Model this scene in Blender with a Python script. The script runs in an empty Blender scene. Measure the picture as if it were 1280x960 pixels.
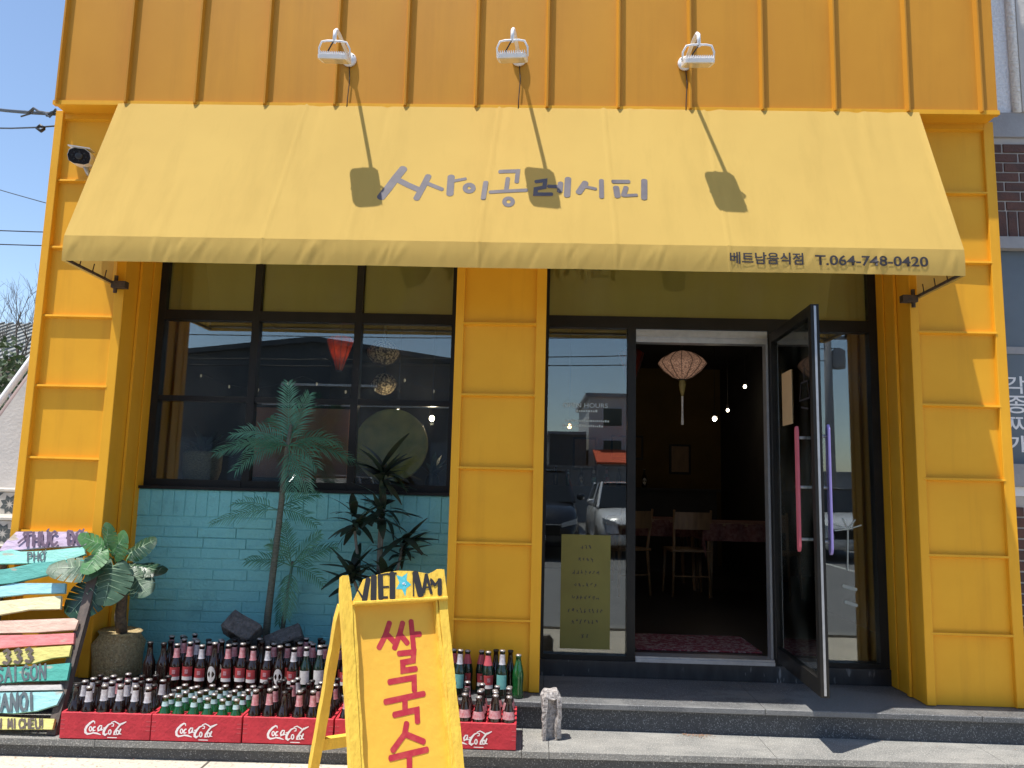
import bpy, bmesh, math, random
from math import sin, cos, pi, radians, sqrt, atan2, hypot
from mathutils import Vector, Matrix, noise
S = bpy.context.scene
COL = S.collection
random.seed(7)

# ------------------------------------------------------------------ camera
cam_data = bpy.data.cameras.new('camera')
cam = bpy.data.objects.new('camera', cam_data)
COL.objects.link(cam)
cam_data.sensor_width = 36.0
cam_data.lens = 26.72
cam_data.clip_start = 0.05
cam_data.clip_end = 2000
rx = Vector((0.99938, 0.025109, 0.024707)); ux_ = Vector((-0.021229, -0.130404, 0.991234)); fx = Vector((-0.028111, 0.991143, 0.129790))
M3 = Matrix((rx, ux_, -fx)).transposed()
cam.matrix_world = Matrix.Translation((0, -4.6, 1.6)) @ M3.to_4x4()
S.camera = cam

# ------------------------------------------------------------------ light
SUN = Vector((-1.33, -1.0, 5.1)).normalized()          # towards the sun
elev = math.asin(SUN.z); azim = atan2(SUN.x, SUN.y)
w = bpy.data.worlds.new('World'); S.world = w; w.use_nodes = True
nt = w.node_tree; nt.nodes.clear()
sky = nt.nodes.new('ShaderNodeTexSky'); sky.sky_type = 'NISHITA'; sky.sun_disc = False
sky.sun_elevation = elev; sky.sun_rotation = azim % (2*pi)
sky.air_density = 1.0; sky.dust_density = 0.6; sky.ozone_density = 1.6
bg = nt.nodes.new('ShaderNodeBackground'); bg.inputs[1].default_value = 0.102
wo = nt.nodes.new('ShaderNodeOutputWorld')
nt.links.new(sky.outputs[0], bg.inputs[0]); nt.links.new(bg.outputs[0], wo.inputs[0])
sd = bpy.data.lights.new('sun', 'SUN'); sd.energy = 3.5; sd.angle = radians(0.53); sd.color = (1, .955, .88)
so = bpy.data.objects.new('sun', sd); COL.objects.link(so)
so.rotation_euler = (-SUN).to_track_quat('-Z', 'Y').to_euler()
so.location = (-4, -3, 12)
S.view_settings.view_transform = 'Standard'; S.view_settings.look = 'None'
S.view_settings.exposure = 1.05; S.view_settings.gamma = 1.0
S.view_settings.use_curve_mapping = False
S.render.engine = 'CYCLES'
S.cycles.use_denoising = True
S.cycles.max_bounces = 8; S.cycles.transparent_max_bounces = 16
S.cycles.sample_clamp_indirect = 6.0

AWN=[[[[-0.7986,0.4933],[-0.8383,0.5679],[-0.8705,0.6366],[-0.9058,0.7043]],0.0416],[[[-0.8171,0.5785],[-0.7558,0.6139],[-0.6862,0.6487]],0.0299],[[[-0.6448,0.5463],[-0.6672,0.6196],[-0.6983,0.7095]],0.0316],[[[-0.6456,0.5993],[-0.6012,0.6202],[-0.554,0.6419]],0.0208],[[[-0.5095,0.5486],[-0.5069,0.6751]],0.0349],[[[-0.4995,0.5822],[-0.4238,0.5627]],0.0166],[[[-0.374,0.6298],[-0.3747,0.6373],[-0.3777,0.6442],[-0.3827,0.6496],[-0.3891,0.6531],[-0.3965,0.6544],[-0.4039,0.6534],[-0.4108,0.6501],[-0.4165,0.6448],[-0.4204,0.6381],[-0.4221,0.6307],[-0.4214,0.6231],[-0.4184,0.6163],[-0.4135,0.6108],[-0.407,0.6072],[-0.3996,0.6059],[-0.3921,0.607],[-0.3852,0.6103],[-0.3795,0.6156],[-0.3756,0.6224],[-0.374,0.6298]],0.0233],[[[-0.3035,0.5861],[-0.3117,0.7027]],0.0249],[[[-0.2249,0.5088],[-0.1181,0.5023],[-0.1229,0.5831]],0.0216],[[[-0.1751,0.5566],[-0.1813,0.6427]],0.0216],[[[-0.275,0.6559],[-0.168,0.6487],[-0.063,0.6406]],0.0191],[[[-0.1407,0.7235],[-0.1416,0.7311],[-0.1449,0.738],[-0.1501,0.7435],[-0.1567,0.7471],[-0.1642,0.7484],[-0.1718,0.7473],[-0.1787,0.744],[-0.1843,0.7387],[-0.1881,0.7319],[-0.1896,0.7243],[-0.1887,0.7167],[-0.1855,0.7098],[-0.1803,0.7042],[-0.1736,0.7006],[-0.1661,0.6993],[-0.1584,0.7004],[-0.1515,0.7037],[-0.1459,0.7091],[-0.1422,0.7159],[-0.1407,0.7235]],0.0199],[[[-0.0098,0.5793],[0.0434,0.5693],[0.0403,0.6182],[-0.0103,0.6307],[-0.0117,0.6691],[0.0821,0.6675]],0.0208],[[[0.0635,0.6115],[0.1216,0.6132]],0.0199],[[[0.1332,0.5877],[0.1289,0.6462]],0.0266],[[[0.177,0.5552],[0.1708,0.6766]],0.0308],[[[0.278,0.5835],[0.2387,0.6532]],0.0316],[[[0.2826,0.6122],[0.3374,0.6256]],0.0166],[[[0.3716,0.5637],[0.3697,0.6837]],0.0233],[[[0.4382,0.5717],[0.5305,0.5701]],0.0216],[[[0.4548,0.6137],[0.4611,0.6759]],0.0299],[[[0.5127,0.6127],[0.4958,0.6691]],0.0249],[[[0.5029,0.6708],[0.5713,0.6651]],0.0166],[[[0.621,0.5613],[0.6131,0.6865]],0.0299]]
PHO=[[[[-0.0273,-0.2112],[-0.0517,-0.2655],[-0.0849,-0.3153]],0.0252],[[[-0.0439,-0.2607],[-0.0069,-0.3014]],0.0252],[[[0.0353,-0.2154],[0.0195,-0.2571],[-0.0131,-0.3225]],0.0252],[[[0.0188,-0.2652],[0.0501,-0.3059]],0.0252],[[[0.0765,-0.2111],[0.0776,-0.3298]],0.0252],[[[0.0794,-0.2697],[0.1149,-0.2709]],0.0252],[[[0.005,-0.3468],[0.0768,-0.3461],[0.0703,-0.3819],[0.0203,-0.3855],[0.0188,-0.4198],[0.0806,-0.4177]],0.0252],[[[-0.0486,-0.4603],[0.0681,-0.4536],[0.0645,-0.5069]],0.0252],[[[-0.0728,-0.5382],[0.1078,-0.5246]],0.0252],[[[0.0174,-0.5355],[0.0141,-0.5797]],0.0252],[[[-0.0371,-0.5939],[0.0688,-0.5861],[0.067,-0.6347]],0.0252],[[[0.0166,-0.6336],[0.0034,-0.6755],[-0.0548,-0.7306]],0.0252],[[[0.0035,-0.6736],[0.0884,-0.7157]],0.0252],[[[-0.0675,-0.7583],[0.0998,-0.7482]],0.0252],[[[0.017,-0.763],[0.0116,-0.8372]],0.0252]]
VIET=[[[[-0.1878,-0.0553],[-0.1615,-0.1008]],[0.0037,0.0102]],[[[-0.13,-0.0217],[-0.153,-0.1134]],[0.0232,0.0255]],[[[-0.1025,-0.0122],[-0.1114,-0.113]],[0.0278,0.0278]],[[[-0.0723,-0.0094],[-0.0762,-0.1091]],[0.0255,0.0255]],[[[-0.0805,-0.0071],[-0.0355,-0.0017]],[0.0083,0.0083]],[[[-0.0727,-0.0606],[-0.0366,-0.0603]],[0.0093,0.0093]],[[[-0.076,-0.1064],[-0.0461,-0.1068]],[0.0111,0.0111]],[[[-0.0134,-0.0009],[-0.0221,-0.1107]],[0.0269,0.0269]],[[[-0.0357,-0.0041],[0.0046,-0.0008]],[0.0093,0.0093]],[[[0.0883,-0.0096],[0.0805,-0.1074]],[0.0065,0.0065]],[[[0.0989,-0.0039],[0.1157,-0.1032]],[0.0315,0.0315]],[[[0.1504,-0.0111],[0.1239,-0.0996]],[0.0093,0.0093]],[[[0.1556,-0.0121],[0.1319,-0.094]],[0.013,0.013]],[[[0.1543,-0.0162],[0.1699,-0.0987]],[0.0139,0.0139]],[[[0.1362,-0.073],[0.1653,-0.0703]],[0.0083,0.0083]],[[[0.174,-0.0333],[0.1737,-0.0618]],[0.0083,0.0083]],[[[0.1743,-0.0394],[0.1915,-0.0625]],[0.0158,0.0158]],[[[0.1915,-0.0625],[0.2145,-0.0415]],[0.0093,0.0093]],[[[0.2184,-0.0392],[0.2111,-0.106]],[0.0213,0.0213]]]
STAR=[[0.0052,-0.0084],[0.0324,-0.0175],[0.0607,-0.0004],[0.0525,-0.0344],[0.0745,-0.0553],[0.0493,-0.0702],[0.0409,-0.1073],[0.0276,-0.0731],[-0.0021,-0.0717],[0.018,-0.0449]]
ARCH=[[-0.2005,-0.0451],[-0.1525,-0.0219],[-0.0979,-0.0064],[-0.0468,0.0055],[0.0176,0.0112],[0.0867,0.0067],[0.1301,-0.0009],[0.1649,-0.0084]]
PLANKS=[[[-3.047,1.0823],[-2.624,1.0942],[-2.5958,1.0105],[-2.8395,0.9937],[-2.9766,0.9751],[-3.1057,0.9616],[-3.0889,1.0162]],[[-3.3875,0.9243],[-3.1113,0.9517],[-3.0335,0.9735],[-2.971,0.9606],[-2.8306,0.9695],[-2.6115,1.0002],[-2.5873,0.9569],[-2.6701,0.9207],[-2.8043,0.8976],[-3.0844,0.8847],[-3.3605,0.8624]],[[-3.3399,0.8154],[-3.0692,0.8469],[-3.0149,0.8533],[-2.8512,0.8962],[-2.5525,0.9241],[-2.5149,0.9107],[-2.535,0.8719],[-2.7766,0.8223],[-2.9465,0.7751],[-3.0355,0.7632],[-3.3035,0.7322]],[[-3.2955,0.7139],[-3.03,0.7494],[-2.9465,0.7751],[-2.6457,0.7839],[-2.6309,0.7288],[-2.8314,0.7183],[-3.008,0.6948],[-3.2757,0.6687]],[[-3.264,0.6417],[-2.9971,0.6677],[-2.9092,0.6794],[-2.7328,0.7028],[-2.6428,0.7101],[-2.6218,0.6381],[-2.7974,0.6284],[-2.9667,0.5921],[-3.2253,0.5533]],[[-3.2196,0.5402],[-2.9535,0.5592],[-2.8199,0.5676],[-2.5218,0.5875],[-2.4948,0.575],[-2.4963,0.5266],[-2.7055,0.5051],[-2.9274,0.4942],[-3.1912,0.4754]],[[-3.1884,0.469],[-2.9239,0.4856],[-2.7015,0.4944],[-2.4993,0.5091],[-2.4845,0.4535],[-2.7236,0.4335],[-2.8957,0.4155],[-3.156,0.3949]],[[-3.1432,0.3656],[-2.8856,0.3903],[-2.7188,0.4208],[-2.4897,0.4426],[-2.4832,0.3856],[-2.568,0.3746],[-2.6669,0.3423],[-2.8606,0.3281],[-3.1179,0.3078]],[[-3.1126,0.2955],[-2.8548,0.3137],[-2.6397,0.3286],[-2.4621,0.3506],[-2.4489,0.2624],[-2.6549,0.252],[-2.823,0.2346],[-3.0789,0.2187]],[[-3.0755,0.2107],[-2.819,0.2246],[-2.5187,0.2379],[-2.4763,0.2412],[-2.4628,0.2154],[-2.8086,0.1987],[-3.065,0.1868]],[[-3.0598,0.1749],[-2.8046,0.1888],[-2.4507,0.2057],[-2.4624,0.1416],[-2.5572,0.1072],[-2.6798,0.0917],[-2.7661,0.0929],[-3.0188,0.0812]],[[-3.0138,0.0696],[-2.7583,0.0737],[-2.5865,0.0713],[-2.4459,0.0718],[-2.4407,0.0219],[-2.7338,0.0127],[-2.9871,0.0086]]]
RAIL=[[-2.5359,0.7224],[-2.4809,0.724],[-2.3839,0.0046],[-2.4256,0.0033]]
PTEXT={"THUCDO":[[-2.9593,0.9928],[-2.9902,1.0739],[-2.6117,1.015]],"PHO":[[-2.9056,0.9019],[-2.9256,0.9546],[-2.8039,0.9096]],"333":[[-2.8229,0.3334],[-2.8509,0.4041],[-2.6613,0.3508]],"SAIGON":[[-2.8203,0.2388],[-2.8496,0.3118],[-2.5599,0.2671]],"HANOI":[[-2.7888,0.0961],[-2.8221,0.1782],[-2.5509,0.1133]],"UON":[[-2.7864,0.0168],[-2.8043,0.0606],[-2.4714,0.0248]]}
COKE=[[[[-0.05449,0.08044],[-0.05631,0.09004],[-0.06409,0.09186],[-0.07836,0.08226],[-0.09393,0.06539],[-0.10042,0.04982],[-0.09783,0.03555],[-0.08745,0.02854],[-0.07318,0.03036],[-0.05761,0.03477],[-0.03944,0.0327],[-0.01868,0.02647]],[0.00259,0.00415,0.00571,0.00778,0.00882,0.00882,0.00882,0.00727,0.00519,0.00519,0.00675,0.00259]],[[[-0.06747,0.05371],[-0.06808,0.04921],[-0.06981,0.0456],[-0.07231,0.04359],[-0.07508,0.04359],[-0.07758,0.0456],[-0.07931,0.04921],[-0.07992,0.05371],[-0.07931,0.05822],[-0.07758,0.06183],[-0.07508,0.06383],[-0.07231,0.06383],[-0.06981,0.06183],[-0.06808,0.05822],[-0.06747,0.05371]],[0.00441,0.00441,0.00441,0.00441,0.00441,0.00441,0.00441,0.00441,0.00441,0.00441,0.00441,0.00441,0.00441,0.00441,0.00441]],[[[-0.04982,0.06409],[-0.05631,0.0628],[-0.06228,0.05371],[-0.0589,0.04411],[-0.04852,0.04723]],[0.00467,0.00519,0.00623,0.00519,0.00259]],[[[-0.01868,0.07058],[-0.02777,0.07006],[-0.03555,0.05761],[-0.03295,0.04593],[-0.02387,0.04982],[-0.01661,0.06799],[-0.01868,0.04982],[-0.0083,0.05112]],[0.00415,0.00467,0.00623,0.00571,0.00467,0.00623,0.00519,0.00208]],[[[-0.0083,0.0589],[0.00467,0.0628]],[0.00363,0.00363]],[[[0.03321,0.06928],[0.0423,0.07058],[0.04307,0.08044],[0.03321,0.08355],[0.01765,0.07707],[0.00467,0.0615],[-0.00441,0.04463],[-0.00441,0.03166],[0.00467,0.02595],[0.01765,0.03425]],[0.00259,0.00363,0.00363,0.00363,0.00571,0.0083,0.00934,0.00882,0.00727,0.00208]],[[[0.03062,0.08745],[0.04619,0.09342],[0.06176,0.08615],[0.07603,0.07707],[0.0903,0.08485],[0.10587,0.09264]],[0.00311,0.00415,0.00467,0.00623,0.00675,0.00311]],[[[0.03295,0.04074],[0.03234,0.03601],[0.03061,0.03222],[0.02811,0.03011],[0.02534,0.03011],[0.02284,0.03222],[0.02112,0.03601],[0.0205,0.04074],[0.02112,0.04547],[0.02284,0.04926],[0.02534,0.05136],[0.02811,0.05136],[0.03061,0.04926],[0.03234,0.04547],[0.03295,0.04074]],[0.00467,0.00467,0.00467,0.00467,0.00467,0.00467,0.00467,0.00467,0.00467,0.00467,0.00467,0.00467,0.00467,0.00467,0.00467]],[[[0.08252,0.08355],[0.06695,0.06539],[0.05138,0.04204],[0.0493,0.03036],[0.05916,0.02906]],[0.00623,0.00675,0.00675,0.00571,0.00259]],[[[0.07318,0.03996],[0.07256,0.03568],[0.07083,0.03225],[0.06833,0.03035],[0.06556,0.03035],[0.06306,0.03225],[0.06134,0.03568],[0.06072,0.03996],[0.06134,0.04424],[0.06306,0.04767],[0.06556,0.04957],[0.06833,0.04957],[0.07083,0.04767],[0.07256,0.04424],[0.07318,0.03996]],[0.00441,0.00441,0.00441,0.00441,0.00441,0.00441,0.00441,0.00441,0.00441,0.00441,0.00441,0.00441,0.00441,0.00441,0.00441]],[[[0.08122,0.05631],[0.07343,0.03425],[0.08641,0.03218]],[0.00623,0.00571,0.00208]],[[[0.01765,0.01427],[0.06435,0.01427]],[0.00311,0.00311]]]

# ------------------------------------------------------------------ helpers
class MB:
    """collects shapes, then links them as ONE mesh object"""
    def __init__(s): s.v = []; s.f = []
    def add(s, v, f):
        o = len(s.v); s.v += [tuple(p) for p in v]; s.f += [tuple(i+o for i in q) for q in f]; return s
    def box(s, x0, x1, y0, y1, z0, z1):
        return s.add([(x0,y0,z0),(x1,y0,z0),(x1,y1,z0),(x0,y1,z0),(x0,y0,z1),(x1,y0,z1),(x1,y1,z1),(x0,y1,z1)],
                     [(0,3,2,1),(4,5,6,7),(0,1,5,4),(1,2,6,5),(2,3,7,6),(3,0,4,7)])
    def cham(s, x0, x1, y0, y1, z0, z1, c):
        """box whose front (-Y) edges are chamfered"""
        v = [(x0,y1,z0),(x1,y1,z0),(x1,y1,z1),(x0,y1,z1),(x0,y0+c,z0),(x1,y0+c,z0),(x1,y0+c,z1),(x0,y0+c,z1),
             (x0+c,y0,z0+c),(x1-c,y0,z0+c),(x1-c,y0,z1-c),(x0+c,y0,z1-c)]
        return s.add(v, [(3,2,1,0),(0,1,5,4),(1,2,6,5),(2,3,7,6),(3,0,4,7),(4,5,9,8),(5,6,10,9),(6,7,11,10),(7,4,8,11),(8,9,10,11)])
    def prism(s, poly, axis, a, b):
        """polygon in the two other axes extruded along axis from a to b"""
        n = len(poly)
        def P(p, t):
            return (t, p[0], p[1]) if axis == 'x' else (p[0], t, p[1]) if axis == 'y' else (p[0], p[1], t)
        v = [P(p, a) for p in poly] + [P(p, b) for p in poly]
        f = [tuple(range(n))[::-1], tuple(range(n, 2*n))] + [(i, (i+1) % n, n+(i+1) % n, n+i) for i in range(n)]
        return s.add(v, f)
    def tube(s, pts, r, n=8, cap=True):
        pts = [Vector(p) for p in pts]; m = len(pts)
        rs = r if isinstance(r, (list, tuple)) else [r]*m
        up = None; rings = []
        for i, p in enumerate(pts):
            d = (pts[min(i+1, m-1)] - pts[max(i-1, 0)])
            if d.length < 1e-9: d = Vector((0, 0, 1))
            d.normalize()
            if up is None: up = d.orthogonal().normalized()
            up = (up - d*up.dot(d))
            up = up.normalized() if up.length > 1e-6 else d.orthogonal().normalized()
            q = d.cross(up)
            rings.append([p + (up*cos(2*pi*k/n) + q*sin(2*pi*k/n))*rs[i] for k in range(n)])
        v = [x for g in rings for x in g]
        f = [(i*n+k, i*n+(k+1) % n, (i+1)*n+(k+1) % n, (i+1)*n+k) for i in range(m-1) for k in range(n)]
        if cap: f += [tuple(range(n))[::-1], tuple((m-1)*n+k for k in range(n))]
        return s.add(v, f)
    def lathe(s, prof, n=16, c=(0, 0, 0), cap=True, a0=0, a1=2*pi):
        full = abs(a1-a0-2*pi) < 1e-6; cnt = n if full else n+1
        v = [(c[0]+r*cos(a0+(a1-a0)*k/n), c[1]+r*sin(a0+(a1-a0)*k/n), c[2]+z) for r, z in prof for k in range(cnt)]
        f = []
        for i in range(len(prof)-1):
            for k in range(n):
                k2 = (k+1) % cnt
                f.append((i*cnt+k, i*cnt+k2, (i+1)*cnt+k2, (i+1)*cnt+k))
        if cap and full: f += [tuple(range(cnt))[::-1], tuple((len(prof)-1)*cnt+k for k in range(cnt))]
        return s.add(v, f)
    def grid(s, fn, nu, nv):
        v = [fn(i/nu, j/nv) for j in range(nv+1) for i in range(nu+1)]
        return s.add(v, [(j*(nu+1)+i, j*(nu+1)+i+1, (j+1)*(nu+1)+i+1, (j+1)*(nu+1)+i) for j in range(nv) for i in range(nu)])
    def xf(s, M): s.v = [tuple(M @ Vector(p)) for p in s.v]; return s
    def mesh(s, name, mat=None, smooth=False):
        me = bpy.data.meshes.new(name); me.from_pydata(s.v, [], s.f); me.update()
        if mat: me.materials.append(mat)
        if smooth:
            for p in me.polygons: p.use_smooth = True
        return me
    def build(s, name, mat, parent=None, smooth=False, loc=None):
        return link(name, s.mesh(name, mat, smooth), parent, loc)

def link(name, me, parent=None, loc=None):
    o = bpy.data.objects.new(name, me); COL.objects.link(o)
    if parent is not None:
        o.parent = parent
        if loc is None and parent.type == 'EMPTY' and parent.get('_w'): o.location = -parent.location
    if loc is not None: o.location = loc
    return o
def tag(o, label=None, cat=None, group=None, kind=None):
    if label: o['label'] = label
    if cat: o['category'] = cat
    if group: o['group'] = group
    if kind: o['kind'] = kind
    return o
def thing(name, label, cat, loc=(0, 0, 0), rz=0, group=None, world=False):
    """Empty at the base; with world=True its children are given in world coordinates"""
    o = bpy.data.objects.new(name, None); COL.objects.link(o)
    o.location = loc; o.rotation_euler = (0, 0, rz); o.empty_display_size = .1
    if world: o['_w'] = 1
    return tag(o, label, cat, group)
def copy_tree(o, parent=None):
    c = o.copy(); COL.objects.link(c); c.parent = parent
    for ch in o.children: copy_tree(ch, c)
    return c
def smooth_by_angle(o, deg=40):
    me = o.data
    for p in me.polygons: p.use_smooth = True
    me.set_sharp_from_angle(angle=radians(deg))
    return o

# 2-D brush strokes: a strip with round ends and mitred bends
def stroke2d(pts, w, seg=.02):
    ws = list(w) if isinstance(w, (list, tuple)) else [w]*len(pts)
    closed = hypot(pts[0][0]-pts[-1][0], pts[0][1]-pts[-1][1]) < 1e-6
    P = []; W = []
    for i in range(len(pts)-1):
        d = hypot(pts[i+1][0]-pts[i][0], pts[i+1][1]-pts[i][1]); n = max(1, int(d/seg))
        for k in range(n):
            t = k/n
            P.append((pts[i][0]+(pts[i+1][0]-pts[i][0])*t, pts[i][1]+(pts[i+1][1]-pts[i][1])*t)); W.append(ws[i]+(ws[i+1]-ws[i])*t)
    if not closed: P.append(tuple(pts[-1])); W.append(ws[-1])
    m = len(P); Lf = []; Rt = []
    def nrm(a, b):
        d = (b[0]-a[0], b[1]-a[1]); l = hypot(*d) or 1; return (-d[1]/l, d[0]/l)
    def put(c, n, h): Lf.append((c[0]+n[0]*h, c[1]+n[1]*h)); Rt.append((c[0]-n[0]*h, c[1]-n[1]*h))
    if not closed:
        n0 = nrm(P[0], P[1]); t0 = (-n0[1], n0[0]); r = W[0]/2
        for q in (1, .85, .5): put((P[0][0]+t0[0]*r*q*.7, P[0][1]+t0[1]*r*q*.7), n0, r*sqrt(max(.02, 1-q*q)))
    for i in range(m):
        if closed: a, b = nrm(P[i-1], P[i]), nrm(P[i], P[(i+1) % m])
        elif i == 0: a = b = nrm(P[0], P[1])
        elif i == m-1: a = b = nrm(P[-2], P[-1])
        else: a, b = nrm(P[i-1], P[i]), nrm(P[i], P[i+1])
        n = (a[0]+b[0], a[1]+b[1]); l = hypot(*n) or 1; n = (n[0]/l, n[1]/l)
        k = 1/max(.6, n[0]*a[0]+n[1]*a[1])
        put(P[i], n, W[i]/2*k)
    if closed: Lf.append(Lf[0]); Rt.append(Rt[0])
    else:
        n0 = nrm(P[-2], P[-1]); t0 = (n0[1], -n0[0]); r = W[-1]/2
        for q in (.5, .85, 1): put((P[-1][0]+t0[0]*r*q*.7, P[-1][1]+t0[1]*r*q*.7), n0, r*sqrt(max(.02, 1-q*q)))
    return Lf, Rt
def strokes(strokes_, fmap, mb=None, seg=.02, dh=.0003):
    mb = mb or MB()
    for i, (pts, w) in enumerate(strokes_):
        Lf, Rt = stroke2d(pts, w, seg); n = len(Lf); h = dh*i
        v = [fmap(p[0], p[1], h) for p in Lf] + [fmap(p[0], p[1], h) for p in Rt]
        mb.add(v, [(k, n+k, n+k+1, k+1) for k in range(n-1)])
    return mb

# ------------------------------------------------------------------ materials
def pmat(name, col, col2=None, scale=6, rough=.6, metal=0, bump=0, bscale=40, detail=4, spec=None, coat=0, trans=0, emit=None, estr=0, lo=.35, hi=.65, stretch=None, speck=None, obj=True, rvar=0, subs=0, alpha=None, grime=None):
    m = bpy.data.materials.new(name); m.use_nodes = True
    nt = m.node_tree; B = nt.nodes['Principled BSDF']; N = nt.nodes.new; L = nt.links.new
    B.inputs['Roughness'].default_value = rough; B.inputs['Metallic'].default_value = metal
    if spec is not None: B.inputs['Specular IOR Level'].default_value = spec
    if coat: B.inputs['Coat Weight'].default_value = coat; B.inputs['Coat Roughness'].default_value = .08
    if trans: B.inputs['Transmission Weight'].default_value = trans
    if emit: B.inputs['Emission Color'].default_value = (*emit, 1); B.inputs['Emission Strength'].default_value = estr
    tc = N('ShaderNodeTexCoord'); src = tc.outputs['Object']
    if not obj:
        g = N('ShaderNodeNewGeometry'); src = g.outputs['Position']
    mp = N('ShaderNodeMapping'); L(src, mp.inputs[0]); src = mp.outputs[0]
    if stretch: mp.inputs['Scale'].default_value = stretch
    col2 = col2 or tuple(min(1, c*.88) for c in col)
    no = N('ShaderNodeTexNoise'); no.inputs['Scale'].default_value = scale; no.inputs['Detail'].default_value = detail; no.inputs['Roughness'].default_value = .6
    L(src, no.inputs[0])
    mr = N('ShaderNodeMapRange'); mr.inputs[1].default_value = lo; mr.inputs[2].default_value = hi; L(no.outputs[0], mr.inputs[0])
    mx = N('ShaderNodeMix'); mx.data_type = 'RGBA'; mx.inputs[6].default_value = (*col, 1); mx.inputs[7].default_value = (*col2, 1)
    L(mr.outputs[0], mx.inputs[0]); out = mx.outputs[2]
    if speck:   # (scale, colour, amount)
        vo = N('ShaderNodeTexNoise'); vo.inputs['Scale'].default_value = speck[0]; vo.inputs['Detail'].default_value = 2; L(src, vo.inputs[0])
        r2 = N('ShaderNodeMapRange'); r2.inputs[1].default_value = speck[2]; r2.inputs[2].default_value = speck[2]+.06; L(vo.outputs[0], r2.inputs[0])
        m2 = N('ShaderNodeMix'); m2.data_type = 'RGBA'; L(r2.outputs[0], m2.inputs[0]); L(out, m2.inputs[6]); m2.inputs[7].default_value = (*speck[1], 1); out = m2.outputs[2]
    if grime:   # (mapping scale, colour, low, high, strength): dirt with a shape of its own
        gm = N('ShaderNodeMapping'); gm.inputs['Scale'].default_value = grime[0]; L(mp.inputs[0].links[0].from_socket, gm.inputs[0])
        gn = N('ShaderNodeTexNoise'); gn.inputs['Scale'].default_value = 1; gn.inputs['Detail'].default_value = 6; gn.inputs['Roughness'].default_value = .65; L(gm.outputs[0], gn.inputs[0])
        gr = N('ShaderNodeMapRange'); gr.inputs[1].default_value = grime[2]; gr.inputs[2].default_value = grime[3]; gr.inputs[4].default_value = grime[4]; L(gn.outputs[0], gr.inputs[0])
        g2 = N('ShaderNodeMix'); g2.data_type = 'RGBA'; L(gr.outputs[0], g2.inputs[0]); L(out, g2.inputs[6]); g2.inputs[7].default_value = (*grime[1], 1); out = g2.outputs[2]
    L(out, B.inputs['Base Color'])
    if rvar:
        r3 = N('ShaderNodeMapRange'); r3.inputs[3].default_value = max(0, rough-rvar); r3.inputs[4].default_value = min(1, rough+rvar); L(no.outputs[0], r3.inputs[0]); L(r3.outputs[0], B.inputs['Roughness'])
    if bump:
        bn = N('ShaderNodeTexNoise'); bn.inputs['Scale'].default_value = bscale; bn.inputs['Detail'].default_value = 5; L(src, bn.inputs[0])
        bp = N('ShaderNodeBump'); bp.inputs['Strength'].default_value = bump; bp.inputs['Distance'].default_value = .02
        L(bn.outputs[0], bp.inputs['Height']); L(bp.outputs[0], B.inputs['Normal'])
    return m
def fabric_mat(name, col, col2, tr=.3):
    m = pmat(name, col, col2, scale=1.2, rough=.85, bump=.12, bscale=420, obj=False, spec=.2, grime=((5, 1.2, 1.1), (.50, .33, .085), .52, .75, .32))
    nt = m.node_tree; B = nt.nodes['Principled BSDF']; o = nt.nodes['Material Output']
    t = nt.nodes.new('ShaderNodeBsdfTranslucent'); mx = nt.nodes.new('ShaderNodeMixShader'); mx.inputs[0].default_value = tr
    src = B.inputs['Base Color'].links[0].from_socket
    nt.links.new(src, t.inputs[0]); nt.links.new(B.outputs[0], mx.inputs[1]); nt.links.new(t.outputs[0], mx.inputs[2]); nt.links.new(mx.outputs[0], o.inputs[0])
    return m
def leaf_mat(name, col, col2, tr=.25, rough=.4, scale=20):
    m = pmat(name, col, col2, scale=scale, rough=rough, bump=.1, bscale=60)
    nt = m.node_tree; B = nt.nodes['Principled BSDF']; o = nt.nodes['Material Output']
    t = nt.nodes.new('ShaderNodeBsdfTranslucent'); mx = nt.nodes.new('ShaderNodeMixShader'); mx.inputs[0].default_value = tr
    nt.links.new(B.inputs['Base Color'].links[0].from_socket, t.inputs[0]); nt.links.new(B.outputs[0], mx.inputs[1]); nt.links.new(t.outputs[0], mx.inputs[2]); nt.links.new(mx.outputs[0], o.inputs[0])
    return m
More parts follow.
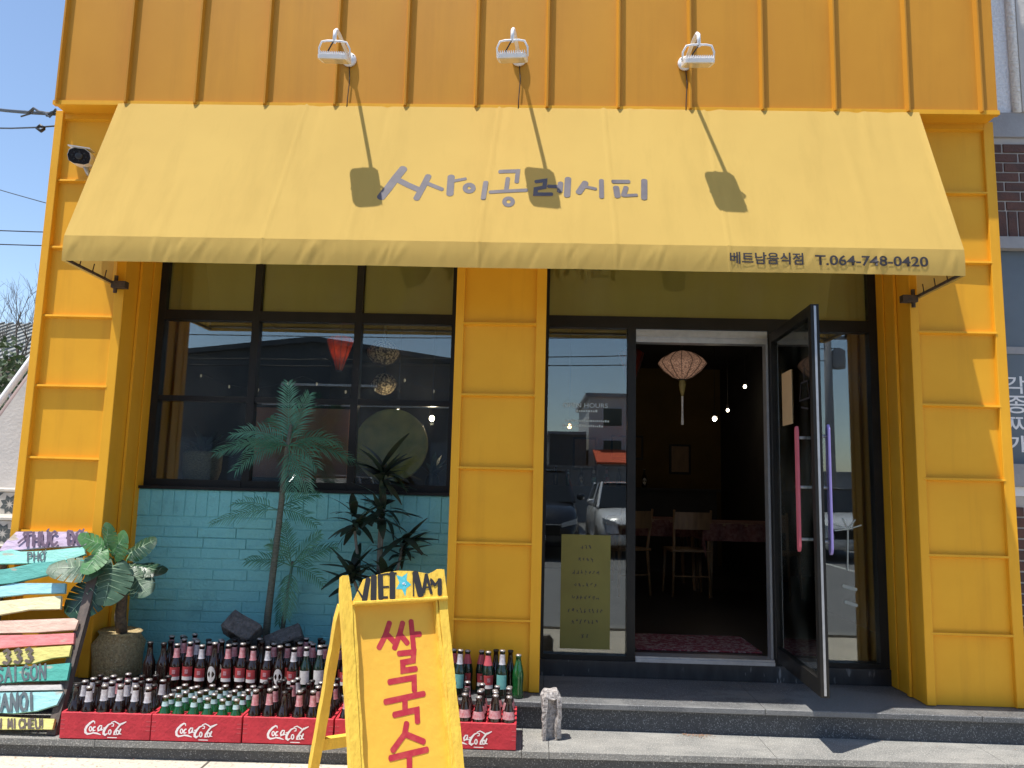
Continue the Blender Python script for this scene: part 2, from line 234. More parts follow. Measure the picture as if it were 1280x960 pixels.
def glass_mat(name, tint, ior):
    m = bpy.data.materials.new(name); m.use_nodes = True; nt = m.node_tree; nt.nodes.clear()
    N = nt.nodes.new; L = nt.links.new
    o = N('ShaderNodeOutputMaterial'); mx = N('ShaderNodeMixShader'); t = N('ShaderNodeBsdfTransparent'); g = N('ShaderNodeBsdfGlossy'); fr = N('ShaderNodeFresnel')
    no = N('ShaderNodeTexNoise'); no.inputs['Scale'].default_value = 1.3; tc = N('ShaderNodeTexCoord'); L(tc.outputs['Object'], no.inputs[0])
    bp = N('ShaderNodeBump'); bp.inputs['Strength'].default_value = .012; bp.inputs['Distance'].default_value = .02; L(no.outputs[0], bp.inputs['Height']); L(bp.outputs[0], g.inputs['Normal'])
    t.inputs[0].default_value = (*tint, 1); g.inputs['Roughness'].default_value = .004; g.inputs['Color'].default_value = (.93, .97, .97, 1); fr.inputs[0].default_value = ior
    L(fr.outputs[0], mx.inputs[0]); L(t.outputs[0], mx.inputs[1]); L(g.outputs[0], mx.inputs[2])
    # a thin uneven film of street dust and wiping smears
    dn = N('ShaderNodeTexNoise'); dn.inputs['Scale'].default_value = 3.5; dn.inputs['Detail'].default_value = 8; dm = N('ShaderNodeMapping'); dm.inputs['Scale'].default_value = (1, 1, .45); dm.inputs['Rotation'].default_value = (0, .5, 0)
    L(tc.outputs['Object'], dm.inputs[0]); L(dm.outputs[0], dn.inputs[0])
    dr = N('ShaderNodeMapRange'); dr.inputs[1].default_value = .45; dr.inputs[2].default_value = .8; dr.inputs[4].default_value = .06; L(dn.outputs[0], dr.inputs[0])
    df = N('ShaderNodeBsdfDiffuse'); df.inputs[0].default_value = (.5, .48, .44, 1); m2 = N('ShaderNodeMixShader'); L(dr.outputs[0], m2.inputs[0]); L(mx.outputs[0], m2.inputs[1]); L(df.outputs[0], m2.inputs[2]); L(m2.outputs[0], o.inputs[0])
    return m

M = {}
M['yellow'] = pmat('painted_steel_yellow', (.76, .375, .022), (.71, .34, .018), scale=2.2, rough=.5, spec=.25, bump=.10, bscale=3.0, obj=False, rvar=.1, grime=((9, 9, .7), (.40, .17, .012), .52, .78, .28))
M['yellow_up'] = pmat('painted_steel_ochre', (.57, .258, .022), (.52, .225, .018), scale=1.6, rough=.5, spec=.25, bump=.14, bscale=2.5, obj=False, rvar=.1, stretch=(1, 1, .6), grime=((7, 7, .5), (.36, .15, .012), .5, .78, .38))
M['glass_tr'] = glass_mat('transom_glass', (.92, .94, .9), 1.55)
M['olive'] = pmat('olive_painted_reflection', (.43, .365, .10), (.39, .33, .085), scale=2, rough=.6, obj=False, stretch=(3, 3, .3))  # awning underside's reflection in the transoms, painted as an opaque olive colour
M['fabric'] = fabric_mat('awning_cloth', (.70, .475, .13), (.655, .44, .12), .3)
M['ink'] = pmat('awning_lettering', (.115, .098, .105), (.085, .073, .085), scale=14, rough=.7, obj=False)
M['ink_dark'] = pmat('valance_lettering', (.035, .028, .03), rough=.6)
M['black'] = pmat('black_aluminium', (.010, .010, .010), (.015, .014, .013), scale=8, rough=.42, rvar=.08, spec=.22)
M['silver'] = pmat('brushed_aluminium', (.42, .43, .45), (.35, .36, .38), scale=20, rough=.4, metal=.6)
M['glass'] = glass_mat('window_glass', (.90, .93, .92), 1.95)
M['glass_door'] = glass_mat('door_glass', (.72, .78, .77), 1.75)
M['teal'] = pmat('teal_brick_paint', (.185, .51, .52), (.165, .465, .48), scale=9, rough=.55, bump=.35, bscale=60, obj=False, lo=.3, hi=.7, grime=((5, 5, 6), (.10, .30, .32), .55, .7, .55))
M['granite'] = pmat('dark_granite', (.055, .06, .066), (.035, .038, .043), scale=60, rough=.5, speck=(160, (.22, .23, .24), .6), obj=False)
M['granite_top'] = pmat('worn_granite', (.21, .205, .19), (.15, .15, .142), scale=7, rough=.8, speck=(150, (.36, .35, .32), .56), bump=.25, bscale=120, obj=False, grime=((1.3, 3.5, 3), (.40, .385, .35), .5, .66, .4))
M['plat'] = pmat('platform_stone', (.105, .107, .11), (.075, .078, .08), scale=3, rough=.6, speck=(170, (.24, .24, .24), .58), bump=.2, bscale=120, obj=False, grime=((.9, 1.6, 1), (.19, .19, .185), .52, .58, .6))
M['pave'] = pmat('concrete_pavement', (.56, .50, .395), (.46, .41, .33), scale=2.5, rough=.9, speck=(45, (.34, .31, .26), .56), bump=.35, bscale=60, obj=False, detail=8)
M['asphalt'] = pmat('asphalt', (.20, .198, .192), (.165, .163, .16), scale=1.5, rough=.9, speck=(60, (.1, .1, .1), .6), bump=.3, bscale=90, obj=False)
M['white_paint'] = pmat('white_lamp_paint', (.78, .78, .78), (.7, .7, .72), rough=.35)
M['lens'] = pmat('lamp_lens', (.55, .5, .38), (.6, .56, .45), rough=.15, coat=.5)
M['cable'] = pmat('black_cable', (.012, .012, .012), rough=.5)
def AWN_M():
    """brush strokes of the awning title: (points (x, t), width in x units); t is rescaled so that widths stay round"""
    return [(p, w_*1.22) for p, w_ in AWN]

# ================================================================== THE SETTING
tag(MB().add([(-400,-400,.085),(400,-400,.085),(400,400,.085),(-400,400,.085)], [(0,1,2,3)]).build('ground', M['asphalt']), kind='structure')
pv = tag(MB().box(-30, 30, -2.4, 9, -.1, .155).build('pavement', M['pave']), kind='structure')
# joints of the pavement: each slab edge is a thin recessed strip of darker dirt
M['dirt'] = pmat('joint_dirt', (.10, .09, .075), rough=.95, obj=False)
for x in (-4.35, -1.62, 1.1, 3.8):
    MB().box(x, x+.012, -2.39, -.3, .1, .1565).build('pavement_joint', M['dirt'], pv)
MB().box(-30, 30, -2.55, -2.4, -.1, .18).build('kerb', M['granite_top'], pv)
M['road_paint'] = pmat('road_paint', (.62, .62, .58), (.45, .45, .42), scale=4, rough=.8, obj=False)
for x in (-8.2, -5.6, -3.0, 3.6, 6.2, 8.8):
    tag(MB().box(x, x+.1, -14.2, -9.2, .05, .089).build('bay_marking', M['road_paint']), kind='structure')
st = tag(MB().box(-3.15, 8, -.135, .75, .1, .365).build('entrance_steps', M['granite']), kind='structure')
xs = [-3.2, -2.05, -.86, .1, 1.32, 2.5, 3.7, 5]
for a, b in zip(xs[:-1], xs[1:]):
    MB().cham(a+.0015, b-.0015, -.17, .74, .366, .398, .004).build('slab', M['plat'] if False else M['plat'], st)
LN = lambda x: -.515 + .024*x                          # front edge of the lower step
xs2 = [-3.35, -2.2, -1.1, -.02, .12, 1.28, 2.45, 3.6, 5]
for a, b in zip(xs2[:-1], xs2[1:]):
    m = MB(); a1, b1 = a+.0015, b-.0015
    v = [(a1, LN(a1), .216), (b1, LN(b1), .216), (b1, -.136, .216), (a1, -.136, .216)]
    v += [(p[0], p[1], .247) for p in v]
    m.add(v, [(0,3,2,1),(4,5,6,7),(0,1,5,4),(1,2,6,5),(2,3,7,6),(3,0,4,7)]).build('slab', M['granite_top'], st)
m = MB(); v = [(-3.3, LN(-3.3)+.022, .1), (5, LN(5)+.022, .1), (5, -.14, .1), (-3.3, -.14, .1)]; v += [(p[0], p[1], .2155) for p in v]
m.add(v, [(0,3,2,1),(4,5,6,7),(0,1,5,4),(1,2,6,5),(2,3,7,6),(3,0,4,7)]).build('riser', M['granite'], st)

# ------------------------------------------------------------------ the yellow restaurant
bld = thing('restaurant_building', 'yellow metal-clad restaurant front with teal brick base, dark windows and open glass door', 'building', (0, 0, .4), world=True)
FZ = .398
# upper wall: standing-seam panels
UY = -.11; UZ0, UZ1 = 3.932, 6.4
seams = [-3.062 + .4443*i for i in range(14)]
random.seed(3)
edges = [-3.084] + seams[1:-1] + [2.818]
up_back = MB().box(-3.08, 2.814, UY+.03, .6, UZ0+.004, UZ1-.01).build('upper_wall', M['yellow_up'], bld)
for i, (a, b) in enumerate(zip(edges[:-1], edges[1:])):
    bow = random.uniform(-.004, .006); ph = random.uniform(0, 6); tw = random.uniform(-.003, .003)
    def fn(u, v, a=a, b=b, bow=bow, ph=ph, tw=tw):
        x = a + (b-a)*u; z = UZ0 + (UZ1-UZ0)*v
        y = UY - bow*sin(pi*u)*(.6+.4*sin(v*9+ph)) + tw*(u-.5)*sin(v*5+ph)
        return (x, y, z)
    MB().grid(fn, 10, 18).build('panel', M['yellow_up'], up_back, smooth=True)
for x in seams:
    MB().prism([(x-.017, UY+.004), (x+.012, UY+.004), (x+.006, UY-.03), (x-.004, UY-.032)], 'z', UZ0-.004, UZ1).build('seam', M['yellow_up'], up_back)
MB().box(-3.09, 2.824, UY-.012, UY+.02, UZ0-.016, UZ0+.012).build('drip_edge', M['yellow'], up_back)
MB().box(-3.082, 2.816, UY+.021, .02, UZ0-.012, UZ0-.002).build('soffit', M['yellow'], up_back)
# piers
PX = [(-3.138, -2.585), (-.489, .071), (2.288, 2.855)]
RZ = [3.464 - .4437*i for i in range(8)]               # ridge heights
RY = .47                                               # storefront plane
def pier(x0, x1, label):
    p = MB().box(x0+.004, x1-.004, .027, RY+.03, FZ+.003, 3.92).build('pier', M['yellow'], bld)
    p['label'] = label
    fl, fr = .052, .062
    MB().cham(x0, x0+fl, -.012 if x0 < -3 else 0, .06, FZ+.004, 3.93, .003).build('flange', M['yellow'], p)
    MB().cham(x1-fr, x1, 0, .06, FZ+.004, 3.93, .003).build('flange', M['yellow'], p)
    zs = [3.885] + [z for z in RZ if z > FZ+.1] + [FZ+.01]
    for z1, z0 in zip(zs[:-1], zs[1:]):
        bow = random.uniform(-.003, .004); ph = random.uniform(0, 6)
        def fn(u, v, bow=bow, ph=ph, z0=z0, z1=z1):
            return (x0+fl-.002+(x1-x0-fl-fr+.004)*u, .0255 - bow*sin(pi*u)*sin(pi*v)*(1+.3*sin(ph+3*u)), z0+(z1-z0)*v)
        MB().grid(fn, 8, 8).build('panel', M['yellow'], p, smooth=True)
    for z in zs[:-1]:
        dz = random.uniform(-.002, .002); dd = random.uniform(-.002, .002)
        m = MB(); m.prism([(.026, z-.013), (.026, z+.004), (.000+dd, z+.006), (-.002+dd, z-.006)], 'x', x0+fl-.014, x1-fr+.010)
        m.v = [(a, b, c + dz*(a-x0)*3) for a, b, c in m.v]
        m.build('ridge', M['yellow'], p)
    MB().box(x0+fl, x1-fr, .001, .03, 3.888, 3.929).build('head_strip', M['yellow'], p)
    return p
pl_ = pier(*PX[0], 'sunlit yellow pier beside the planked menu board')
pc_ = pier(*PX[1], 'middle yellow pier between window and doorway')
pr_ = pier(*PX[2], 'yellow pier on the door side, half in shade')
for px_, sgn, p in ((-2.585, 1, pl_), (2.288, -1, pr_)):   # folded strips on the inner returns
    a, b = sorted((px_, px_+sgn*.016))
    MB().box(a, b, .17, .205, FZ+.005, 3.9).build('return_fold', M['yellow'], p)
    a, b = sorted((px_-sgn*.001, px_+sgn*.006))
    MB().box(a, b, .34, RY-.01, FZ+.005, 3.9).build('return_lining', M['yellow'], p)
# teal brick wall under the window
bw = MB().box(-2.588, -.486, .3975, .55, FZ+.002, 1.508).build('brick_wall', M['teal'], bld)
bricks = [MB().cham(0, L, 0, .04, 0, .0645, .004) for L in (.225,)]
random.seed(11)
bme = {}
def brick(x0, x1, z0, z1):
    key = (round(x1-x0, 3), round(z1-z0, 3))
    if key not in bme: bme[key] = MB().cham(0, key[0], 0, .03, 0, key[1], .0022).mesh('brick', M['teal'])
    o = link('brick', bme[key], bw, (x0, .392+random.uniform(-.0035, .0025), z0))
    o.rotation_euler = (0, random.uniform(-.004, .004), random.uniform(-.006, .006))
z = FZ+.004; row = 0
while z < 1.27:
    x = -2.583 - (.11 if row % 2 else .0) - random.choice((0, .03, .06))
    while x < -.50:
        L = random.choice((.22, .25, .28, .31))
        a, b = max(x, -2.583), min(x+L, -.492)
        if b-a > .03: brick(a, b, z+random.uniform(0, .002), z+.0625)
        x += L+.003
    z += .0666; row += 1
x = -2.583
while x < -.5:
    wd = random.choice((.07, .075, .08, .085))
    b = min(x+wd, -.492)
    if b-x > .02: brick(x, b, z+.001, 1.506)
    x += wd+.004
# windows: black bars, separate panes, both bays in the plane Y = .47
def bar(m, x0, x1, z0, z1, d=.035): m.box(x0, x1, RY-d, RY+.03, z0, z1)
wl = MB()
for a, b in ((-2.584, -2.53), (-1.925, -1.875), (-1.222, -1.174), (-.56, -.49)): bar(wl, a, b, 1.512, 3.925)
wcols = [(-2.53, -1.925), (-1.875, -1.222), (-1.174, -.56)]
for a, b in wcols:
    bar(wl, a, b, 1.512, 1.575, .04); bar(wl, a, b, 2.655, 2.725, .034); bar(wl, a, b, 2.098, 2.135, .03)
wl = wl.build('window', M['black'], bld); wl['label'] = 'black framed front window above the teal bricks'
MB().box(-2.58, -.493, .372, .436, 1.5095, 1.528).build('sill', M['black'], wl)
def pane(x0, x1, z0, z1, parent, mat='glass'):
    return MB().box(x0-.004, x1+.004, RY-.003, RY+.003, z0-.004, z1+.004).build('pane', M[mat], parent)
for a, b in wcols:
    for z0, z1 in ((1.575, 2.098), (2.135, 2.655), (2.725, 3.92)):
        pane(a, b, z0, z1, wl, 'glass_tr' if z0 > 2.7 else 'glass')
        if z0 > 2.7: MB().box(a+.002, b-.002, RY+.006, RY+.010, z0, z1).build('film_or_reflection_sheet', M['olive'], wl)  # added sheet behind the transom glass, coloured like the awning's reflection
wr = MB()
for a, b, zt_ in ((.069, .098, 3.925), (.628, .682, 2.735), (1.562, 1.622, 2.735), (2.228, 2.29, 3.925)): bar(wr, a, b, .5, zt_)
for a, b in ((.098, .628), (.682, 1.562), (1.622, 2.228)): bar(wr, a, b, 2.655, 2.735, .034)
bar(wr, .098, .628, .5, .53, .04); bar(wr, 1.622, 2.228, .5, .53, .04)
wr = wr.build('shopfront_frame', M['black'], bld)
M['plinth'] = pmat('scuffed_black_plinth', (.012, .013, .016), (.03, .032, .035), scale=12, rough=.35, speck=(30, (.16, .16, .16), .68), stretch=(1, 1, .25))
MB().box(.072, 2.287, RY-.05, RY+.05, FZ+.002, .4995).build('plinth', M['plinth'], wr)
for a, b in ((.098, .628), (1.622, 2.228)): pane(a, b, .53, 2.655, wr)
for a, b in ((.098, 2.228),):
    pane(a, b, 2.735, 3.92, wr, 'glass_tr'); MB().box(a+.002, b-.002, RY+.006, RY+.010, 2.736, 3.918).build('film_or_reflection_sheet', M['olive'], wr)  # same added sheet here: reflected awning put into its colour
m = MB(); m.box(.684, 1.56, RY-.02, RY+.06, 2.565, 2.653); m.box(.684, 1.56, RY-.026, RY-.02, 2.60, 2.606)
m.build('lintel_strip', M['silver'], wr)
MB().box(1.546, 1.5605, RY-.022, RY+.05, .53, 2.564).build('jamb_strip', M['silver'], wr)
m = MB(); m.box(.684, 1.56, RY-.055, RY+.09, .4998, .522); m.box(.684, 1.56, RY-.045, RY+.085, .522, .531); m.box(.684, 1.56, RY-.05, RY-.03, .531, .535)
m.build('threshold', M['silver'], wr)
# open glass door: local X runs from hinge to free edge
H0 = Vector((1.588, .43, 0)); H1 = Vector((1.552, -.43, 0)); dv = (H1-H0); DW = dv.length; ang = atan2(dv.y, dv.x)
dm = MB(); Z0, Z1 = .535, 2.63
dm.box(0, .045, -.022, .022, Z0, Z1); dm.box(DW-.05, DW, -.022, .022, Z0, Z1); dm.box(.045, DW-.05, -.021, .021, Z1-.06, Z1); dm.box(.045, DW-.05, -.021, .021, Z0, Z0+.085)
DM = Matrix.Translation(H0) @ Matrix.Rotation(ang, 4, 'Z')
door = dm.xf(DM).build('door', M['black'], bld); door['label'] = 'glass door standing open towards the street'
def dpart(name, mb, mat, smooth=False): return mb.xf(DM).build(name, M[mat], door, smooth)
dpart('pane', MB().box(.042, DW-.047, -.003, .003, Z0+.08, Z1-.055), 'glass_door')
dpart('edge_strip', MB().box(DW, DW+.004, -.006, .006, Z0+.01, Z1-.01), 'silver')
M['pink'] = pmat('pink_handle_wrap', (.60, .15, .19), (.54, .12, .16), rough=.75, spec=.2); M['purple'] = pmat('lilac_handle_wrap', (.30, .25, .55), (.26, .22, .5), rough=.75, spec=.2)
for s_, nm, lb in ((-1, 'pink', 'pink pull handle'), (1, 'purple', 'lilac pull handle')):
    m = MB(); x = DW-.215 if s_ < 0 else DW-.06; y = s_*.05 if s_ < 0 else .072
    m.prism([(x-.019, 1.275), (x-.006, 1.26), (x+.012, 1.27), (x+.019, 1.29), (x+.019, 1.94), (x+.008, 1.965), (x-.012, 1.96), (x-.019, 1.94)], 'y', y-.007, y+.007)
    o = dpart('handle', m, nm); o['label'] = lb
    for zz in (1.33, 1.62, 1.90): dpart('handle_standoff', MB().tube([(x, y*.9, zz), (x, 0, zz)], .009, 8), 'silver', True)
M['paper'] = pmat('buff_paper', (.52, .36, .2), (.46, .31, .17), rough=.9); M['film'] = pmat('dark_green_film', (.02, .055, .05), (.016, .045, .042), rough=.4)
dpart('notice', MB().box(.22, .42, -.0075, -.0045, 2.0, 2.33), 'paper')
dpart('film_or_reflection_sheet', MB().box(.50, .80, .0045, .0065, 1.86, 2.46), 'film')
M['sticker'] = pmat('white_sticker', (.45, .5, .48), (.4, .45, .43), rough=.6)
DF = lambda a, b, h: tuple(DM @ Vector((a, -.0058-h, b)))
mb = strokes([([(.66, 2.3), (.66, 2.22)], .012), ([(.60, 2.22), (.72, 2.22)], .01), ([(.6, 2.21), (.57, 2.12), (.75, 2.12), (.72, 2.21)], .01), ([(.60, 2.08), (.72, 2.06)], .01)], DF)
mb.build('window_drawing', M['ink_dark'], door)
# building shell around the room
M['shell'] = pmat('shell_render', (.35, .3, .2), rough=.9, obj=False)
sh = MB(); sh.box(-3.12, -3.0, .502, 9, .1, 6.3); sh.box(2.72, 2.84, .502, 9, .1, 6.3); sh.box(-3.0, 2.72, 8.9, 9, .1, 6.3); sh.box(-3.0, 2.72, .61, 8.9, 6.2, 6.3)
sh.build('shell', M['shell'], bld)
MB().box(-3.0, 2.72, .52, .6, 3.26, 3.9).build('head_wall', M['shell'], bld)
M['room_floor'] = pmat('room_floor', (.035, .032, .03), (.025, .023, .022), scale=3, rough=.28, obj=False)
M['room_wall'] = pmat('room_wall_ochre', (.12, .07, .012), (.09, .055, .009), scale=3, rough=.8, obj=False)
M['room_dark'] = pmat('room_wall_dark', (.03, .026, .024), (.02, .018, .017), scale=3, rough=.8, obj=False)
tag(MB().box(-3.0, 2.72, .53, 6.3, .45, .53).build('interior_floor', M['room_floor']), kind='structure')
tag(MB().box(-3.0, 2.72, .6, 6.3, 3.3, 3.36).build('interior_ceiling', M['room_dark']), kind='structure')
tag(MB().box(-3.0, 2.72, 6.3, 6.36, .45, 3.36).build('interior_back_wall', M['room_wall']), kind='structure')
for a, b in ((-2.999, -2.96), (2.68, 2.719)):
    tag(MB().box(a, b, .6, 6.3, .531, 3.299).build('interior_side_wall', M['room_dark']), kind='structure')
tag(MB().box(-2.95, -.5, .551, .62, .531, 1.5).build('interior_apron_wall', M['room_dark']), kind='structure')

# ------------------------------------------------------------------ awning
AX0, AX1 = -2.665, 2.335
AT = (-.117, 3.938); AB = (-.52, 2.927); AV = 2.780
random.seed(21)
creases = []
for i in range(46):   # (x0, drift, width, amp, t0, spread)
    creases.append((random.uniform(AX0, AX1), random.uniform(-.12, .06), random.uniform(.012, .05), random.uniform(-.003, .0035), random.choice((.0, .1, .8, .9, 1.0, .5)), random.uniform(.18, .5)))
vcre = [(random.uniform(AX0, AX1), random.uniform(-.12, -.02), random.uniform(.008, .022), random.uniform(-.0035, .0042)) for i in range(95)]
fseams = (-1.46, -.245, .40, 1.02)
def adisp(x, t):
    d = 0
    for x0, dr, wd, am, t0, sp in creases:
        q = (x-x0-dr*t)/wd
        if abs(q) < 3: d += am*math.exp(-q*q)*math.exp(-((t-t0)/sp)**2)
    d += .003*sin(x*1.7+1)*sin(pi*min(t, 1))
    for s_ in fseams:
        q = (x-s_+.075*t*(1 if s_ < 0 else -.6))/.007
        if abs(q) < 3: d += .0045*math.exp(-q*q)
    d -= .006*sin(pi*t)
    return d
NA = Vector((0, -(AT[1]-AB[1]), -(AB[0]-AT[0]))).normalized()
def apos(x, t, h=0):
    p = Vector((x, AT[0]+(AB[0]-AT[0])*t, AT[1]+(AB[1]-AT[1])*t)); e = min(1, (x-AX0)/.03, (AX1-x)/.03)
    return tuple(p + NA*(adisp(x, t)*max(0, e) + h))
def vpos(x, s, h=0):
    d = 0
    for x0, dr, wd, am in vcre:
        q = (x-x0-dr*s)/wd
        if abs(q) < 3: d += am*math.exp(-q*q)*(.35+.65*sin(pi*min(1, s*.9+.1)))
    b = Vector(apos(x, 1)); e = min(1, max(0, min((x-AX0)/.03, (AX1-x)/.03)))
    return (x, b.y - (d*min(1, s*4))*e - h - .004*sin(pi*s), b.z + (AV+.0012*sin(x*5)-b.z)*s)
awn = thing('awning', 'wide pale yellow cloth awning with grey Korean lettering over the shopfront', 'awning', (-.165, -.12, 2.78), world=True)
can = MB().grid(lambda u, v: apos(AX0+(AX1-AX0)*u, v), 420, 26).build('canopy', M['fabric'], awn, smooth=True)
MB().grid(lambda u, v: vpos(AX0+(AX1-AX0)*u, v), 520, 8).build('valance', M['fabric'], awn, smooth=True)
for x in (AX0, AX1):
    MB().add([(x, -.002, 3.925), (x, AT[0], AT[1]-.004), (x, AB[0], AB[1]), (x, AB[0], AV), (x, -.002, AV-.005)], [(0,1,2,3,4)]).build('side_panel', M['fabric'], awn)
mb = MB(); mb.tube([(AX0+.01, AB[0]+.03, AV+.03), (AX1-.01, AB[0]+.03, AV+.03)], .011, 8)
mb.tube([(AX0+.01, AB[0]+.03, AB[1]-.04), (AX1-.01, AB[0]+.03, AB[1]-.04)], .011, 8)
mb.build('front_tube', M['silver'], awn, True)
M['rust'] = pmat('rusty_black_iron', (.03, .024, .02), (.08, .045, .025), scale=40, rough=.7)
for sx, x in ((1, AX0+.02), (-1, AX1-.02)):
    mb = MB(); mb.tube([(x, AB[0]+.02, AV+.01), (x, -.005, AV+.005)], .009, 6)
    mb.box(min(x, x+sx*.09), max(x, x+sx*.09), -.05, -.004, AV-.03, AV+.012)
    mb.tube([(x+sx*.02, -.03, AV-.06), (x+sx*.02, -.03, AV+.05)], .012, 8)
    for k in range(3):
        yy = -.12-.13*k
        mb.tube([(x+sx*.006, yy, AV+.06), (x+sx*.006, yy-.01, AV+.015), (x+sx*.012, yy+.01, AV-.004)], .0035, 5)
    mb.build('wall_bracket', M['rust'], awn)
strokes([(p, w_) for p, w_ in AWN_M()], lambda x, t, h: apos(x, t, .0014+h), dh=.00006).build('lettering', M['ink'], awn, smooth=True)

def text_mesh(body, size, bold=0.0, spacing=1.0):
    c = bpy.data.curves.new('text', 'FONT'); c.body = body; c.size = size; c.offset = bold; c.space_character = spacing; c.resolution_u = 4
    o = bpy.data.objects.new('text', c); COL.objects.link(o)
    bpy.context.view_layer.update()
    me = bpy.data.meshes.new_from_object(o.evaluated_get(bpy.context.evaluated_depsgraph_get()))
    bpy.data.objects.remove(o); return me
def put_text(body, x0, x1, zc, hgt, fn, name, mat, parent, bold=.0):
    me = text_mesh(body, 1.0, bold)
    xs_ = [v.co.x for v in me.vertices]; ys_ = [v.co.y for v in me.vertices]
    a, b, c, d = min(xs_), max(xs_), min(ys_), max(ys_)
    # cut long edges so that the lettering follows the cloth
    bm = bmesh.new(); bm.from_mesh(me)
    bmesh.ops.triangulate(bm, faces=bm.faces)
    for v in bm.verts:
        q = fn(x0+(x1-x0)*(v.co.x-a)/(b-a), zc+((v.co.y-c)/(d-c)-.5)*hgt)
        v.co = q
    bm.to_mesh(me); bm.free(); me.materials.clear(); me.materials.append(mat)
    return link(name, me, parent)
vt = lambda x, z: (x, vpos(x, min(1, max(0, (2.927-z)/.147)))[1]-.0035, z)
put_text('베트남음식점', 1.062, 1.462, 2.858, .068, vt, 'lettering', M['ink_dark'], awn, .02)
put_text('T.064-748-0420', 1.525, 2.135, 2.853, .058, vt, 'lettering', M['ink_dark'], awn, .02)

# ================================================================== THINGS ON THE FACADE
def floodlight():
    r = thing('floodlight', 'x', 'lamp', group='white floodlights above the awning')
    # local: wall at y = 0, outwards is -y
    m = MB(); m.lathe([(.052, 0), (.052, .012), (.04, .022), (.02, .03)], 20); m.xf(Matrix.Rotation(pi/2, 4, 'X'))
    m.build('base_plate', M['white_paint'], r, True)
    for a in (0.6, 2.5, 4.4): MB().tube([(.038*cos(a), -.018, .038*sin(a)), (.038*cos(a), -.024, .038*sin(a))], .005, 6).build('screw', M['cable'], r)
    MB().tube([(0, -.02, 0), (0, -.07, .004), (0, -.30, -.02), (0, -.38, -.04), (0, -.418, -.075), (0, -.425, -.155)], .0125, 10).build('arm', M['white_paint'], r, True)
    # tilted head: yoke, finned housing, lens
    T = Matrix.Translation((0, -.425, -.16)) @ Matrix.Rotation(radians(22), 4, 'X')
    y = MB(); W = .098
    y.tube([(-W, 0, -.085), (-W, 0, -.03), (-W*.8, 0, .006), (-W*.45, 0, .012), (W*.45, 0, .012), (W*.8, 0, .006), (W, 0, -.03), (W, 0, -.085)], .0065, 6)
    y.xf(T).build('yoke', M['white_paint'], r, True)
    h = MB(); rr_ = [(.094*(1 if a in (0, 3) else -1) + (.03*cos(pi/2*a+pi/2*k/4) - (.03 if a in (0, 3) else -.03)), .085*(1 if a in (0, 1) else -1) + (.03*sin(pi/2*a+pi/2*k/4) - (.03 if a in (0, 1) else -.03))) for a in range(4) for k in range(5)]; h.prism(rr_, 'z', -.105, -.082)
    h.xf(T).build('housing', M['white_paint'], r)
    for k in range(13):
        x = -.084+.014*k
        MB().box(x-.002, x+.002, -.078, .078, -.0822, -.062).xf(T).build('fin', M['white_paint'], r)
    MB().box(-.078, .078, -.07, .07, -.1085, -.1045).xf(T).build('lens', M['lens'], r)
    MB().tube([(0, -.425, -.14), (-.012, -.432, -.17), (-.04, -.41, -.205), (-.045, -.40, -.23)], .0045, 6).build('lead', M['cable'], r, True)
    MB().tube([(.004, -.004, -.05), (.012, -.006, -.15), (.004, -.006, -.3), (.002, -.006, -.42)], .0035, 6).build('wall_cable', M['cable'], r, True)
    return r
fl0 = floodlight()
for i, (x, z, yw, lb) in enumerate(((-1.211, 4.247, 3, 'white floodlight on a bent arm, the one nearest the sky'), (-.133, 4.262, -4, 'middle white floodlight above the awning lettering'), (.907, 4.243, -1, 'white floodlight above the awning telephone number side'))):
    o = fl0 if i == 0 else copy_tree(fl0)
    o.location = (x, UY-.006, z-.012); o.scale = (.9, 1, .9); o.rotation_euler = (0, 0, radians(yw)); o['label'] = lb
# security camera
sc_ = thing('security_camera', 'white security camera with black face on the pier beside the awning', 'camera', (-2.835, .02, 3.53), world=True)
m = MB(); T = Matrix.Translation((-2.852, -.14, 3.55)) @ Matrix.Rotation(radians(22), 4, 'Z') @ Matrix.Rotation(radians(14), 4, 'X') @ Matrix.Scale(.98, 4)
sec = [(-.058, -.034), (-.066, 0), (-.058, .034), (-.03, .052), (.03, .052), (.058, .034), (.066, 0), (.058, -.034), (.03, -.048), (-.03, -.048)]
MB().prism(sec, 'y', -.09, .1).xf(T).build('body', M['white_paint'], sc_)
M['cam_black'] = pmat('camera_face', (.012, .012, .014), rough=.2)
MB().prism([(a*.96, b*.94-.002) for a, b in sec], 'y', -.094, -.086).xf(T).build('face', M['cam_black'], sc_)
MB().lathe([(.02, 0), (.022, .006), (.014, .008)], 16).xf(T @ Matrix.Translation((0, -.094, 0)) @ Matrix.Rotation(pi/2, 4, 'X')).build('lens', M['plinth'], sc_, True)
m = MB()
for a in range(8): m.lathe([(.005, 0), (.005, .003)], 8, (.042*cos(a*pi/4), 0, .0)) if False else m.box(.040*cos(a*pi/4)-.004, .040*cos(a*pi/4)+.004, -.0965, -.093, .03*sin(a*pi/4)-.004, .03*sin(a*pi/4)+.004)
m.xf(T).build('infrared_diodes', M['plinth'], sc_)
MB().box(-.062, .062, -.115, .085, .0525, .058).xf(T).build('sun_hood', M['white_paint'], sc_)
MB().tube([(-2.85, -.1, 3.515), (-2.845, -.07, 3.48), (-2.84, .02, 3.475)], .016, 8).build('bracket', M['silver'], sc_, True)
MB().lathe([(.04, 0), (.04, .012), (.03, .016)], 16).xf(Matrix.Translation((-2.84, .026, 3.475)) @ Matrix.Rotation(pi/2, 4, 'X')).build('base_plate', M['silver'], sc_, True)

